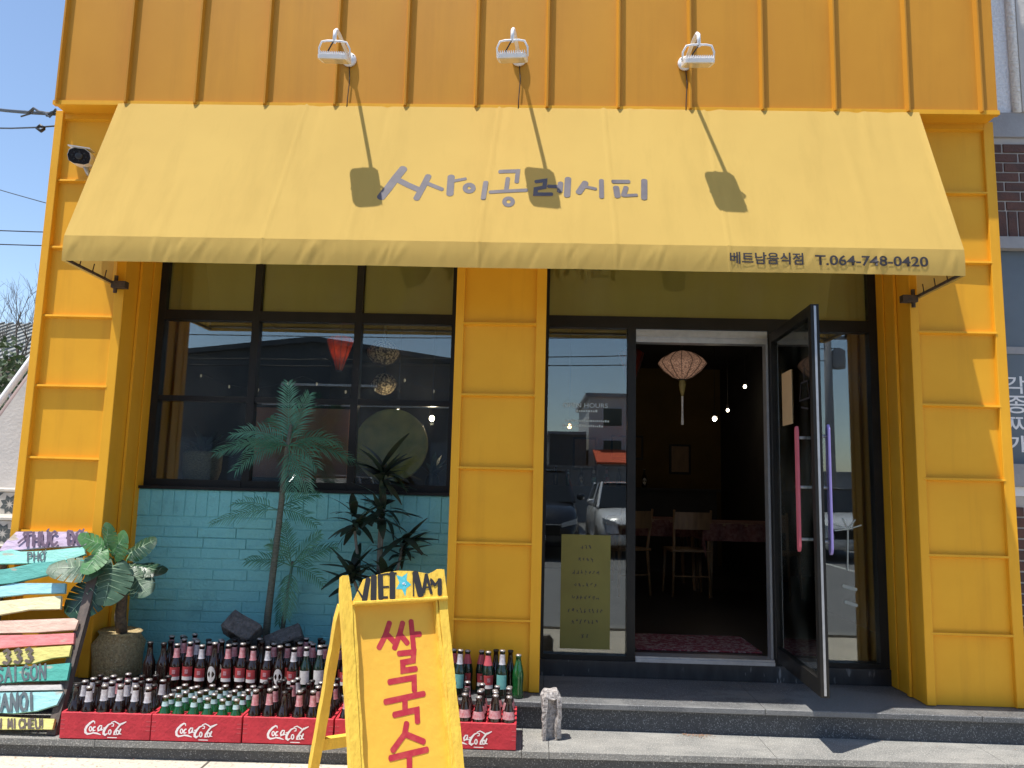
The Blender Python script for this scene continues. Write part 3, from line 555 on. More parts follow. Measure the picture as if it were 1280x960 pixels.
# ------------------------------------------------------------------ bottles and crates
M['crate'] = pmat('red_crate_paint', (.50, .035, .05), (.42, .028, .042), scale=12, rough=.6, bump=.2, bscale=60, spec=.3, speck=(30, (.6, .3, .3), .74), grime=((6, 6, 14), (.3, .02, .03), .5, .7, .6))
M['crate_white'] = pmat('crate_lettering', (.78, .74, .74), rough=.6)
M['brown'] = pmat('brown_glass', (.016, .007, .005), (.01, .005, .004), rough=.12, coat=.3)
M['dkgreen'] = pmat('dark_green_glass', (.008, .02, .012), (.006, .014, .01), rough=.12, coat=.3)
M['green'] = pmat('green_glass', (.014, .14, .032), (.008, .085, .02), scale=30, rough=.1, coat=.4, trans=.35)
M['foil_w'] = pmat('silver_foil', (.62, .60, .62), (.45, .40, .42), scale=60, rough=.4, metal=.35, obj=True)
M['foil_p'] = pmat('pink_foil', (.42, .12, .14), (.55, .33, .34), scale=50, rough=.45, metal=.2)
M['foil_r'] = pmat('red_foil', (.48, .08, .09), (.4, .06, .08), scale=50, rough=.45)
M['foil_g'] = pmat('pale_green_foil', (.50, .62, .66), (.25, .45, .42), scale=50, rough=.4, metal=.2)
M['lab_r'] = pmat('red_white_label', (.40, .04, .038), (.30, .03, .034), scale=35, rough=.7)
M['lab_w'] = pmat('white_label', (.66, .64, .60), (.5, .46, .43), scale=45, rough=.7)
M['lab_t'] = pmat('teal_label', (.10, .33, .30), (.16, .4, .36), scale=40, rough=.7)
M['cap'] = pmat('crown_cap', (.5, .48, .46), (.2, .16, .15), scale=90, rough=.35, metal=.6)
M['cap_d'] = pmat('dark_crown_cap', (.03, .025, .025), rough=.4, metal=.3)
BP = {'tall': [(.001, 0), (.029, .001), (.0325, .006), (.033, .02), (.033, .135), (.031, .155), (.023, .178), (.0165, .2), (.0145, .235), (.0135, .258), (.0155, .259), (.0155, .266), (.013, .268)],
      'stub': [(.001, 0), (.028, .001), (.031, .006), (.0315, .02), (.0315, .115), (.028, .138), (.019, .16), (.0145, .185), (.013, .207), (.015, .208), (.015, .214), (.0125, .216)],
      'soda': [(.001, 0), (.027, .001), (.031, .008), (.032, .03), (.029, .07), (.033, .12), (.0325, .15), (.026, .185), (.017, .225), (.014, .252), (.0165, .254), (.0165, .262), (.0135, .264)]}
def band(prof, z0, z1, off):
    zs = sorted(set([z0, z1] + [z for r_, z in prof if z0 < z < z1])); out = []
    for z in zs:
        for (r0, a), (r1, b) in zip(prof[:-1], prof[1:]):
            if a <= z <= b and b > a: out.append((r0+(r1-r0)*(z-a)/(b-a)+off, z)); break
    return out
BK = {}
def bottle_kind(key, shape, glass, foil=None, label=None, cap='cap', oval=False, fz=None):
    r = bpy.data.objects.new('bottle', MB().lathe(BP[shape], 14).mesh('bottle', M[glass], True)); p = BP[shape]; H = p[-1][1]
    parts = []
    parts.append(('cap', MB().lathe([(.0135, H-.004), (.0165, H-.004), (.0168, H+.001), (.014, H+.006), (.004, H+.0075)], 12).mesh('cap', M[cap], True)))
    if foil:
        z0, z1 = fz or (H*.71, H*.93)
        parts.append(('neck_foil', MB().lathe(band(p, z0, z1, .0011), 14, cap=False).mesh('neck_foil', M[foil], True)))
    if label:
        z0, z1 = H*.20, H*.50
        a0, a1 = (-pi/2-.95, -pi/2+.95)
        if oval:
            n = 14; rr = band(p, z0, z1, .0009); m = MB(); R = p[4][0]+.0009; zc = (z0+z1)/2
            v = [(R*cos(-pi/2), R*sin(-pi/2), zc)]
            for k in range(n):
                th = 2*pi*k/n; a = -pi/2+.75*cos(th); v.append((R*cos(a), R*sin(a), zc+(z1-z0)*.6*sin(th)))
            m.add(v, [(0, 1+k, 1+(k+1) % n) for k in range(n)])
            parts.append(('label', m.mesh('label', M[label], True)))
        else:
            parts.append(('label', MB().lathe(band(p, z0, z1, .0009), 12, cap=False, a0=a0, a1=a1).mesh('label', M[label], True)))
            if label == 'lab_r':
                parts.append(('label_stripe', MB().lathe(band(p, z0+.002, z0+(z1-z0)*.28, .0017), 12, cap=False, a0=a0, a1=a1).mesh('label_stripe', M['lab_w'], True)))
                parts.append(('label_crest', MB().lathe(band(p, z0+(z1-z0)*.5, z0+(z1-z0)*.8, .0017), 4, cap=False, a0=-pi/2-.3, a1=-pi/2+.25).mesh('label_crest', M['foil_p'], True)))
    BK[key] = (r.data, parts); bpy.data.objects.remove(r)
bottle_kind('foilw', 'tall', 'brown', 'foil_w'); bottle_kind('foilp', 'tall', 'brown', 'foil_p'); bottle_kind('plain', 'tall', 'brown', None, None, 'cap_d')
bottle_kind('redlab', 'tall', 'brown', 'foil_p', 'lab_r'); bottle_kind('redlabw', 'tall', 'brown', 'foil_w', 'lab_r'); bottle_kind('oval', 'tall', 'brown', None, 'lab_w', 'cap', True)
bottle_kind('whitelab', 'tall', 'dkgreen', 'foil_w', 'lab_w', 'cap', False, (.22, .25)); bottle_kind('green', 'stub', 'green', 'foil_g', None, 'cap', False, (.168, .192)); bottle_kind('teallab', 'tall', 'dkgreen', 'foil_w', 'lab_t', 'cap')
bottle_kind('greensoda', 'soda', 'green', None, None, 'cap'); bottle_kind('redneck', 'soda', 'dkgreen', 'foil_r', 'lab_r', 'cap'); bottle_kind('band', 'soda', 'brown', 'foil_p', None, 'cap', False, (.15, .19))
def bottle(key, loc, label, group, rz=None):
    me, parts = BK[key]
    o = link('beer_bottle' if key not in ('greensoda', 'redneck') else 'soda_bottle', me, None, loc)
    o.rotation_euler = (random.uniform(-.02, .02), random.uniform(-.02, .02), random.uniform(-.5, .5) if rz is None else rz)
    sc0 = random.uniform(.95, 1.03); o.scale = (1, 1, sc0*.92)
    tag(o, label, 'bottle', group)
    for n, pm in parts: link(n, pm, o)
    return o
ORD = ['first', 'second', 'third', 'fourth', 'fifth', 'sixth', 'seventh', 'eighth', 'ninth', 'tenth', 'eleventh', 'twelfth', 'thirteenth', 'fourteenth', 'fifteenth', 'sixteenth', 'seventeenth', 'eighteenth', 'nineteenth', 'twentieth', 'twenty-first', 'twenty-second']
CW, CD, CH = .463, .315, .132
def crate():
    r = thing('drinks_crate', 'x', 'crate', group='red drinks crates on the lower step')
    t = .013
    MB().cham(-CW/2, CW/2, -CD/2, -CD/2+t, .004, CH, .0025).build('front_board', M['crate'], r)
    MB().box(-CW/2, CW/2, CD/2-t, CD/2, .004, CH).build('back_board', M['crate'], r)
    for s_ in (-1, 1):
        a, b = sorted((s_*CW/2, s_*(CW/2-t)))
        MB().box(a, b, -CD/2+t+.0005, CD/2-t-.0005, 0, CH+.002).build('end_board', M['crate'], r)
        for k in range(3):    # cut nail slots at the ends of the front board
            zz = .05+.022*k
            MB().box(s_*CW/2-s_*.012-.011, s_*CW/2-s_*.012+.011, -CD/2-.0008, -CD/2+.0005, zz, zz+.003).build('joint_pin', M['foil_r'], r)
    MB().box(-CW/2+t, CW/2-t, -CD/2+t, CD/2-t, 0, .008).build('base_board', M['crate'], r)
    for k in range(1, 6):
        x = -CW/2+CW*k/6; MB().box(x-.003, x+.003, -CD/2+t+.001, CD/2-t-.001, .0085, CH-.004).build('divider', M['crate'], r)
    for k in range(1, 4):
        y = -CD/2+CD*k/4
        for j in range(6):
            a = -CW/2+CW*j/6+.0035+(t if j == 0 else 0); b = -CW/2+CW*(j+1)/6-.0035-(t if j == 5 else 0)
            MB().box(a, b, y-.003, y+.003, .0085, CH-.006).build('divider', M['crate'], r)
    strokes([(p_, [q_*1.3 for q_ in w_]) for p_, w_ in COKE], lambda x, z, h: (x, -CD/2-.0008-h, z), seg=.01, dh=.00012).build('lettering', M['crate_white'], r)
    return r
c0 = crate()
CXS = [-2.160, -1.692, -1.222, -.752, -.283]
CN = ['leftmost red crate', 'red crate second from the menu board', 'red crate just left of the yellow sandwich board', 'red crate half hidden behind the yellow sandwich board', 'red crate nearest the doorway']
CL = ['red crate of dark bottles beside the planked menu board', 'red crate full of small green bottles', 'red crate of dark bottles just left of the yellow sandwich board', 'red crate mostly hidden behind the yellow sandwich board', 'red crate of pink-banded bottles nearest the doorway']
random.seed(5)
def bottle_words(k):
    return {'foilw': 'dark bottle with silver neck foil', 'foilp': 'dark bottle with pink neck foil', 'plain': 'plain dark bottle with dark cap', 'green': 'small green bottle with pale foil', 'band': 'dark soda bottle with pink band',
            'redlab': 'dark bottle with red label and pink neck', 'redlabw': 'dark bottle with red label and silver neck', 'oval': 'dark bottle with white oval label', 'whitelab': 'dark bottle with white label', 'teallab': 'dark bottle with teal label', 'redneck': 'dark soda bottle with red neck', 'greensoda': 'clear green soda bottle'}[k]
for ci, x in enumerate(CXS):
    o = c0 if ci == 0 else copy_tree(c0)
    yc = LN(x) + .004 + CD/2; ra = .024 + random.uniform(-.012, .012)
    o.location = (x, yc, .2475); o.rotation_euler = (0, 0, ra); o['label'] = CL[ci]
    mixs = [['foilw']*5+['plain']*3+['foilp'], ['green'], ['foilp']*3+['foilw']*2+['plain']*4, ['foilp', 'foilw', 'plain'], ['band']*4+['foilp', 'plain']][ci]
    for j in range(4):
        for i in range(6):
            lx = -CW/2+CW*(i+.5)/6 + random.uniform(-.002, .002); ly = -CD/2+CD*(j+.5)/4 + random.uniform(-.002, .002)
            if i == 0: lx += .005
            if i == 5: lx -= .005
            k = random.choice(mixs)
            if ci == 0 and j == 0: k = ['plain', 'foilw', 'foilw', 'foilw', 'foilw', 'foilw'][i]
            if ci == 4 and j == 0: k = 'band'
            wx = x + lx*cos(ra) - ly*sin(ra); wy = yc + lx*sin(ra) + ly*cos(ra)
            lab = f"{bottle_words(k)}, {ORD[i]} in the {('front', 'second', 'third', 'back')[j]} row of {('leftmost', 'second', 'third', 'fourth', 'rightmost')[ci]} crate"
            bottle(k, (wx, wy, .2565), lab, f'bottles in the {CN[ci]}')
# bottles standing on the platform behind the crates
random.seed(9)
fk = ['plain', 'plain', 'redlab', 'redlab', 'redlabw', 'oval', 'redlab', 'redlab', 'redlab', 'redlabw', 'oval', 'redlabw', 'whitelab', 'whitelab', 'redlab', 'redlab', 'whitelab', 'redlab', 'oval', 'redlab']
x = -2.12; i = 0
for i in range(22):
    k = fk[i % 20]; xx = -2.16 + .075*i + random.uniform(-.004, .004)
    bottle(k, (xx, -.128+random.uniform(-.004, .004), .3985), f'{bottle_words(k)}, {ORD[i]} in front row on platform', 'bottles standing on the platform', random.uniform(-.25, .25))
for j in range(3):
    for i in range(21):
        k = random.choice(['foilp', 'foilw', 'plain', 'redlab', 'plain', 'plain', 'oval'])
        xx = -2.12 + .076*i + .038*(j % 2 == 0) + random.uniform(-.005, .005); yy = -.052+.074*j
        if xx > -.52 and yy > -.05: continue
        if j == 2 and (-1.95 < xx < -1.36): continue
        bottle(k, (xx, yy, .3985), f"{bottle_words(k)}, {ORD[i]} in the {('second', 'third', 'rearmost')[j]} row on platform", 'bottles in rear rows on the platform', None)
rk = [('redneck', -.43, 'redneck'), ('redneck', -.345, ''), ('redneck', -.265, ''), ('plain', -.185, ''), ('plain', -.10, '')]
for i, (k, xx, _) in enumerate(rk):
    bottle(k, (xx, -.038, .3985), f'{bottle_words(k)} against the middle pier, {ORD[i]} from the sandwich board', 'bottles at the foot of the middle pier')
for i, (k, xx) in enumerate((('teallab', -.388), ('redneck', -.222), ('teallab', -.142), ('greensoda', -.052))):
    yy = -.105 if k != 'greensoda' else -.1
    lab = ['dark bottle with teal label, close to the sandwich board before the pier', 'dark soda bottle with red neck standing before two dark bottles at pier', 'dark bottle with teal label next to the clear green bottle', 'clear green soda bottle standing alone at the corner of the platform'][i]
    bottle(k, (xx, yy, .3985), lab, 'bottles at the foot of the middle pier')

# ------------------------------------------------------------------ sandwich board
yaw, lean = .5481, .3329
SB = Matrix.Translation((-.6276, -1.027, 1.1712)) @ Matrix.Rotation(yaw, 4, 'Z') @ Matrix.Rotation(-lean, 4, 'X')   # local x across, z up along the leaf, -y outwards
M['sb_frame'] = pmat('board_frame_yellow', (.80, .52, .06), (.70, .44, .05), scale=30, rough=.75, speck=(22, (.35, .22, .06), .72), bump=.3, bscale=60, stretch=(1, 1, .3))
M['sb_panel'] = pmat('board_panel_yellow', (.80, .45, .045), (.74, .40, .04), scale=5, rough=.7, bump=.12, bscale=25)
M['sb_red'] = pmat('board_red_paint', (.42, .015, .035), (.50, .06, .05), scale=30, rough=.7, lo=.45, hi=.75)
M['sb_black'] = pmat('board_black_paint', (.02, .018, .02), rough=.7); M['sb_blue'] = pmat('board_blue_paint', (.03, .40, .50), (.12, .5, .55), scale=60, rough=.7)
sb = thing('sandwich_board', 'hand-painted yellow sandwich board with black and red lettering on the pavement', 'sign', (-.52, -1.15, .157), world=True)
Ls = 1.068
def sbp(name, mb, mat, parent=None, smooth=False): return mb.xf(SB).build(name, M[mat], parent or sb, smooth)
pn = sbp('front_panel', MB().cham(-.20, .20, .018, .028, -Ls+.12, -.105, .002), 'sb_panel')
def post(x0, x1, z0, z1, y0=-.02, y1=.022):
    m = MB(); n = 14; random.seed(int(x0*1000))
    pts = []
    for i in range(n+1):
        z = z0+(z1-z0)*i/n; a = random.uniform(-.0025, .0025); b = random.uniform(-.0025, .0025)
        k = .62 if i == n else 1
        xm = (x0+x1)/2; hw = (x1-x0)/2*k
        pts += [(xm-hw+a, y0, z), (xm+hw+b, y0, z), (xm+hw+b, y1, z), (xm-hw+a, y1, z)]
    f = [(i*4+k, i*4+(k+1) % 4, (i+1)*4+(k+1) % 4, (i+1)*4+k) for i in range(n) for k in range(4)] + [(0, 3, 2, 1), (n*4, n*4+1, n*4+2, n*4+3)]
    return m.add(pts, f)
sbp('post', post(-.252, -.208, -Ls, .0), 'sb_frame'); sbp('post', post(.206, .25, -Ls, .012), 'sb_frame')
sbp('inner_strip', post(-.207, -.192, -Ls+.1, -.132, -.014, .03), 'sb_frame'); sbp('inner_strip', post(.192, .2055, -Ls+.1, -.132, -.014, .03), 'sb_frame')
arch = [(-.207, -.118)] + [(x, z) for x, z in ARCH if -.2 < x] + [(.20, .004), (.249, .010), (.251, -.118)]
sbp('head_board', MB().prism(arch, 'y', -.0245, -.0205), 'sb_frame')
sbp('rail', MB().cham(-.207, .249, -.038, .017, -.1315, -.1185, .003), 'sb_frame'); sbp('rail', MB().box(-.207, .205, -.016, .01, -Ls+.06, -Ls+.118), 'sb_frame')
SF = lambda d: (lambda x, z, h: tuple(SB @ Vector((x, -d-h, z))))
strokes(PHO, SF(-.0174), seg=.02, dh=.0001).build('lettering', M['sb_red'], pn)
hb = strokes(VIET, SF(.0250), seg=.02, dh=.0002).build('lettering', M['sb_black'], sb)
n_ = len(STAR); cx_ = sum(p[0] for p in STAR)/n_; cz_ = sum(p[1] for p in STAR)/n_
MB().add([SF(.0252)(cx_, cz_, 0)] + [SF(.0252)(p[0], p[1], 0) for p in STAR], [(0, 1+k, 1+(k+1) % n_) for k in range(n_)]).build('star', M['sb_blue'], sb)
random.seed(4)
mb = MB()
for k in range(7):
    a = random.uniform(0, 6.3); rr = random.uniform(0, .012); c_ = (cx_+rr*cos(a), cz_+rr*sin(a))
    mb.add([SF(.0264+.0002*k)(c_[0]+.003*cos(t*pi/3), c_[1]+.003*sin(t*pi/3), 0) for t in range(6)], [tuple(range(6))])
mb.build('star_dots', M['crate_white'], sb)
# rear leaf
SR = Matrix.Translation((-.6276, -1.027, 1.1712)) @ Matrix.Rotation(yaw, 4, 'Z') @ Matrix.Translation((0, .03, -.16)) @ Matrix.Rotation(lean+.02, 4, 'X')
for s_ in (-1, 1):
    post(s_*.23-.02, s_*.23+.02, -.90, .03).xf(SR).build('rear_leg', M['sb_frame'], sb)
MB().box(-.21, .21, -.01, .01, -.7, -.64).xf(SR).build('rear_rail', M['sb_frame'], sb)
MB().box(-.21, .21, -.01, .01, -.05, .0).xf(SR).build('rear_rail', M['sb_frame'], sb)

# ------------------------------------------------------------------ planked menu board leaning on the pier
PB0 = Vector((0, -.52, .25)); pv_ = Vector((0, .475, 1.02)); LLp = pv_.length; pv_.normalize(); pnrm = Vector((0, -pv_.z, pv_.y))
PF = lambda d: (lambda u, v, h: tuple(Vector((u, 0, 0)) + PB0 + pv_*v + pnrm*(d+h)))
mbz = thing('menu_board', 'weathered menu board of pastel painted planks with Vietnamese words, leaning on the pier', 'sign', (-2.8, -.45, .25), world=True)
pcs = [(.50, .40, .53), (.27, .60, .53), (.10, .36, .32), (.32, .60, .68), (.70, .64, .40), (.66, .45, .36), (.70, .22, .22), (.58, .52, .17), (.07, .36, .30), (.5, .48, .46), (.32, .62, .64), (.62, .58, .2)]
pnm = ['lilac', 'mint', 'sea_green', 'sky_blue', 'cream', 'peach', 'pink', 'straw', 'emerald', 'grey', 'pale_blue', 'yellow']
M['wood'] = pmat('old_grey_wood', (.12, .095, .08), (.075, .06, .055), scale=25, rough=.85, bump=.3, bscale=50, stretch=(1, 1, .2))
for i, (poly, c_) in enumerate(zip(PLANKS, pcs)):
    mt = pmat(pnm[i]+'_plank_paint', c_, tuple(q*.8 for q in c_), scale=22, rough=.85, bump=.35, bscale=45, speck=(16, (.38, .32, .26), .68), stretch=(.4, 1, 1))
    d0 = .010 + .004*(i % 3); n = len(poly); m = MB()
    v = [PF(d0+.02)(p[0], p[1], 0) for p in poly] + [PF(d0)(p[0], p[1], 0) for p in poly]
    m.add(v, [tuple(range(n))[::-1], tuple(range(n, 2*n))] + [(k, (k+1) % n, n+(k+1) % n, n+k) for k in range(n)])
    m.build('plank', mt, mbz)['label'] = pnm[i].replace('_', ' ') + ' painted plank'
def rail(pts):
    n = 4; m = MB(); v = [PF(.009)(p[0], p[1], 0) for p in pts] + [PF(-.03)(p[0], p[1], 0) for p in pts]
    m.add(v, [(3,2,1,0), (4,5,6,7)] + [(k, (k+1) % n, n+(k+1) % n, n+k) for k in range(n)]); m.build('upright', M['wood'], mbz)
R_ = RAIL; rail([(R_[0][0]-.02, R_[0][1]+.33), (R_[1][0]-.02, R_[1][1]+.33), (R_[2][0]-.05, 0), (R_[3][0]-.055, 0)])
rail([(-3.22, 1.05), (-3.17, 1.05), (-3.08, 0), (-3.13, 0)])
# brush alphabet in a unit box
F_ = {'T': [[(0,1),(1,1)],[(.5,1),(.45,0)]], 'H': [[(.1,1),(.05,0)],[(.9,1),(.85,0)],[(.1,.5),(.9,.52)]], 'U': [[(.05,1),(.05,.3),(.3,0),(.7,.0),(.92,.3),(.95,1)]], 'C': [[(.95,.85),(.6,1),(.2,.85),(.05,.45),(.25,.05),(.65,0),(.95,.2)]],
 'D': [[(.1,1),(.1,0)],[(.1,1),(.6,.95),(.95,.5),(.6,.03),(.1,0)],[(-.1,.5),(.4,.5)]], 'O': [[(.5,1),(.1,.8),(.05,.3),(.4,0),(.8,.12),(.95,.6),(.8,.92),(.5,1)]], 'N': [[(.08,0),(.12,1)],[(.12,1),(.85,0)],[(.85,0),(.92,1)]],
 'P': [[(.1,1),(.08,0)],[(.1,1),(.75,.95),(.9,.72),(.7,.5),(.1,.45)]], 'S': [[(.92,.85),(.55,1),(.15,.82),(.3,.55),(.75,.42),(.85,.15),(.45,0),(.05,.15)]], 'A': [[(.02,0),(.5,1)],[(.5,1),(.95,0)],[(.22,.38),(.78,.38)]], 'I': [[(.5,1),(.48,0)]],
 'G': [[(.92,.85),(.55,1),(.15,.8),(.05,.35),(.35,0),(.85,.1),(.88,.45),(.5,.45)]], 'M': [[(.03,0),(.12,1)],[(.12,1),(.45,.25)],[(.45,.25),(.82,1)],[(.82,1),(.92,0)]], '3': [[(.1,.88),(.5,1),(.85,.78),(.45,.55),(.9,.28),(.5,0),(.05,.12)]],
 'E': [[(.1,1),(.08,0)],[(.1,1),(.85,1)],[(.1,.52),(.7,.54)],[(.08,0),(.85,.02)]], '!': [[(.5,1),(.45,.3)],[(.44,.08),(.44,.0)]], ' ': []}
def painted(word, o, up, right, wd, name='lettering', mat='wood', gap=.22, marks=()):
    o = Vector(o); U = Vector(up)-o; Rr = Vector(right)-o; n = len(word); cw = 1/(n+(n-1)*gap); ss = []
    for i, ch in enumerate(word):
        x0 = i*cw*(1+gap)
        for s_ in F_[ch]:
            ss.append(([tuple(o + Rr*(x0+p[0]*cw*(.55 if ch in 'I!' else 1)) + U*p[1]) for p in s_], wd))
    for s_ in marks: ss.append(([tuple(o + Rr*p[0] + U*p[1]) for p in s_], wd*.8))
    strokes(ss, PF(.0412), seg=.03, dh=.00015).build(name, M[mat], mbz)
M['plum'] = pmat('plum_paint', (.075, .045, .085), (.12, .08, .12), scale=40, rough=.8); M['slate'] = pmat('slate_paint', (.06, .085, .10), (.10, .12, .13), scale=40, rough=.8)
q = PTEXT
painted('THUC DO', q['THUCDO'][0], q['THUCDO'][1], q['THUCDO'][2], .016, mat='plum', marks=([(.39,1.05),(.42,1.2)], [(.37,-.12),(.38,-.16)], [(.99,.9),(1.01,1.1)]))
painted('PHO', q['PHO'][0], q['PHO'][1], q['PHO'][2], .009, mat='slate', marks=([(1.0,.95),(1.05,1.2)],))
painted('333', q['333'][0], q['333'][1], q['333'][2], .015, mat='wood', gap=.35)
painted('SAIGON', q['SAIGON'][0], q['SAIGON'][1], q['SAIGON'][2], .011, mat='slate')
painted('HANOI', q['HANOI'][0], q['HANOI'][1], q['HANOI'][2], .014, mat='slate')
painted('UON MICHEU!', q['UON'][0], q['UON'][1], q['UON'][2], .009, mat='wood', gap=.15)
for (a, b), mt in zip((((-2.99, 1.065), (-2.955, 1.03)), ((-3.0, 1.01), (-2.97, 1.05))), ('plum', 'plum')):
    strokes([([a, b], .014)], PF(.0414)).build('lettering', M[mt], mbz)

# ------------------------------------------------------------------ stones
def rock(name, label, loc, size, rot, seed, mat, groove=0, cut=8, nz=1):
    bm = bmesh.new(); bmesh.ops.create_cube(bm, size=1)
    bmesh.ops.subdivide_edges(bm, edges=bm.edges, cuts=cut, use_grid_fill=True)
    for v in bm.verts:
        c = v.co; p = Vector((c.x*size[0], c.y*size[1], c.z*size[2]))
        e = sum(abs(q) > .42 for q in c)
        if e >= 2: p *= .95
        if groove and c.y < -.45 and abs(c.x) < .17 and c.z < .36: p.y += groove
        if groove and nz == 1 and c.z > .3: p.x *= 1-.55*max(0, c.z-.3)*3 if c.z > .4 else 1
        nn = noise.noise_vector(p*28+Vector((seed, 0, 0)))*.008 + noise.noise_vector(p*9+Vector((0, seed, 0)))*.012
        v.co = p+nn*nz
    me = bpy.data.meshes.new(name); bm.to_mesh(me); bm.free(); me.materials.append(mat)
    o = link(name, me, None, loc); o.rotation_euler = [radians(a) for a in rot]
    smooth_by_angle(o, 35); return tag(o, label, 'stone')
M['basalt'] = pmat('basalt', (.125, .12, .118), (.065, .062, .06), scale=45, rough=.95, bump=.9, bscale=70)
M['palestone'] = pmat('pale_lava_stone', (.46, .43, .41), (.20, .18, .17), scale=60, rough=.95, bump=1.0, bscale=55)
rock('stone_post', 'pale grooved lava stone standing on the lower step', (.135, -.30, .247+.125), (.105, .085, .25), (0, 0, 6), 3, M['palestone'], .03)
rock('stone_block', 'dark grooved basalt block tilted on top of the bottles by the palm', (-1.725, .10, .685), (.21, .13, .115), (48, 24, -12), 5, M['basalt'], .03, 10, .45)
rock('stone_block', 'dark basalt stone at the foot of the palm trunk', (-1.47, .13, .615), (.22, .13, .11), (30, -20, 18), 9, M['basalt'], .025, 10, .5)
rock('stone_block', 'basalt boulder hidden low behind the bottles under the tilted block', (-1.62, .20, .51), (.42, .18, .22), (0, 0, 0), 12, M['basalt'])

# dry petals and grit blown against the riser
M['litter'] = pmat('dry_petals', (.34, .16, .12), (.2, .14, .06), scale=30, rough=.9)
random.seed(77)
m = MB()
def flake(x, y, z, s_):
    a = random.uniform(0, 6.28); u_ = Vector((cos(a), sin(a), random.uniform(-.2, .3)))*s_; v_ = Vector((-sin(a), cos(a), random.uniform(-.2, .3)))*s_*.6; c_ = Vector((x, y, z+.003))
    m.add([c_-u_, c_+v_, c_+u_+Vector((0, 0, s_*.3)), c_-v_], [(0, 1, 2, 3)])
for i in range(70): flake(random.gauss(.95, .05), -.155-abs(random.gauss(0, .022)), .2475, random.uniform(.003, .008))
for i in range(24): flake(random.uniform(.3, 2.7), -.15-abs(random.gauss(0, .05)), .2475, random.uniform(.002, .006))
for i in range(22): flake(random.uniform(-.2, 2.4), random.uniform(-.16, .35), .3985, random.uniform(.002, .005))
for i in range(60): flake(random.uniform(-2.7, 1.2), -.55-abs(random.gauss(0, .25)), .1555, random.uniform(.003, .008))
tag(m.build('leaf_litter', M['litter']), 'scattered dry petals and grit on the steps and pavement', 'litter', kind='stuff')

# ================================================================== PLANTS
M['palm'] = leaf_mat('palm_leaf', (.095, .28, .165), (.06, .19, .11), .35, .4)
M['palm_b'] = leaf_mat('palm_leaf_pale', (.15, .38, .27), (.09, .26, .17), .35, .4)
M['palm_trunk'] = pmat('palm_trunk', (.13, .14, .11), (.07, .08, .06), scale=40, rough=.9, bump=.6, bscale=60, stretch=(1, 1, 3))
def frond(base, d, L, droop, wid=.125, n=10, name='frond', parent=None, mat='palm'):
    base = Vector(base); d = Vector(d).normalized(); m = MB(); P = []
    for i in range(n+1):
        t = i/n; P.append(base + d*L*t + Vector((0, 0, -droop*t*t*L)))
    m.tube(P, [.0042*(1-.75*i/n) for i in range(n+1)], 5)
    side = d.cross(Vector((0, -.75, .65)))
    if side.length < .2: side = Vector((1, 0, 0))
    side.normalize(); cnt = int(L/.0165)
    for i in range(3, cnt+1):
        t = i/cnt; q = t*n; k = min(int(q), n-1); p = P[k].lerp(P[k+1], q-k); tg = (P[k+1]-P[k]).normalized(); nr = side.cross(tg).normalized()
        ll = wid*(.45+.55*sin(pi*min(1, t*.85+.15)))*random.uniform(.85, 1.1)
        for s_ in (-1, 1):
            dr = (tg*(.62+.5*t) + side*s_*.85 + nr*random.uniform(-.12, .2) + Vector((0, 0, random.uniform(-.22, .02)))).normalized()
            wv = nr.cross(dr).normalized()*.0040
            mid = p+dr*ll*.45+nr*.004; e = p+dr*ll+Vector((0, 0, -.16*ll))
            m.add([p-wv*.5, p+wv*.5, mid+wv, mid-wv, e], [(0, 1, 2, 3), (3, 2, 4)])
    return m.build(name, M[mat], parent)
random.seed(31)
palm = thing('palm_tree', 'tall artificial palm with blue-green fronds before the window', 'plant', (-1.62, .22, .40), world=True)
tr = [(-1.63, .24, .40), (-1.615, .22, .75), (-1.585, .19, 1.1), (-1.555, .16, 1.45), (-1.53, .12, 1.75), (-1.505, .10, 1.93)]
MB().tube(tr, [.024, .022, .020, .018, .016, .010], 10).build('trunk', M['palm_trunk'], palm, True)
c1 = (-1.515, .11, 1.80)
for d, L, dr in (((-.9, -.45, .22), .42, .35), ((-.75, -.1, .55), .42, .45), ((-.95, .15, .30), .36, .3), ((-.1, .1, 1), .42, .05), ((.25, .05, .9), .38, .12), ((.8, .15, .55), .36, .5), ((.75, -.6, .15), .30, .6), ((.9, .3, .2), .40, .4), ((.25, -.35, -.9), .30, .1), ((-.5, -.75, .1), .36, .55), ((.35, .3, -.75), .28, .1), ((-.45, .35, .75), .36, .3)):
    frond(c1, d, L, dr, parent=palm, mat=random.choice(('palm', 'palm', 'palm_b')))
c2 = (-1.59, .18, 1.40)
for d, L, dr in (((-1, -.3, .02), .40, .25), ((-.8, .1, .35), .34, .3), ((.7, .1, .55), .34, .3), ((.85, -.2, .1), .3, .4)):
    frond(c2, d, L*.92, dr, .10, parent=palm, mat=random.choice(('palm', 'palm_b')))
pal2 = thing('small_palm', 'short palm seedling beside the tall palm trunk under the window', 'plant', (-1.545, .30, .40), world=True)
MB().tube([(-1.56, .30, .40), (-1.53, .28, .75), (-1.49, .25, 1.08)], [.017, .014, .007], 8).build('trunk', M['palm_trunk'], pal2, True)
for d, L, dr in (((.75, 0, .6), .34, .25), ((.55, -.2, .8), .34, .2), ((-.7, -.1, .35), .3, .35), ((-.4, -.3, .8), .26, .3), ((.1, -.4, -.9), .30, .05), ((-.2, .1, -.95), .34, .05), ((.6, -.3, .05), .26, .4), ((-.25, .1, 1), .3, .1)):
    frond((-1.495, .25, 1.05), d, L, dr, .10, parent=pal2)
M['drac'] = leaf_mat('dracaena_leaf', (.016, .040, .020), (.028, .03, .022), .15, .42)
M['drac_stem'] = pmat('cane_stem', (.22, .2, .15), (.15, .13, .1), rough=.8, scale=30)
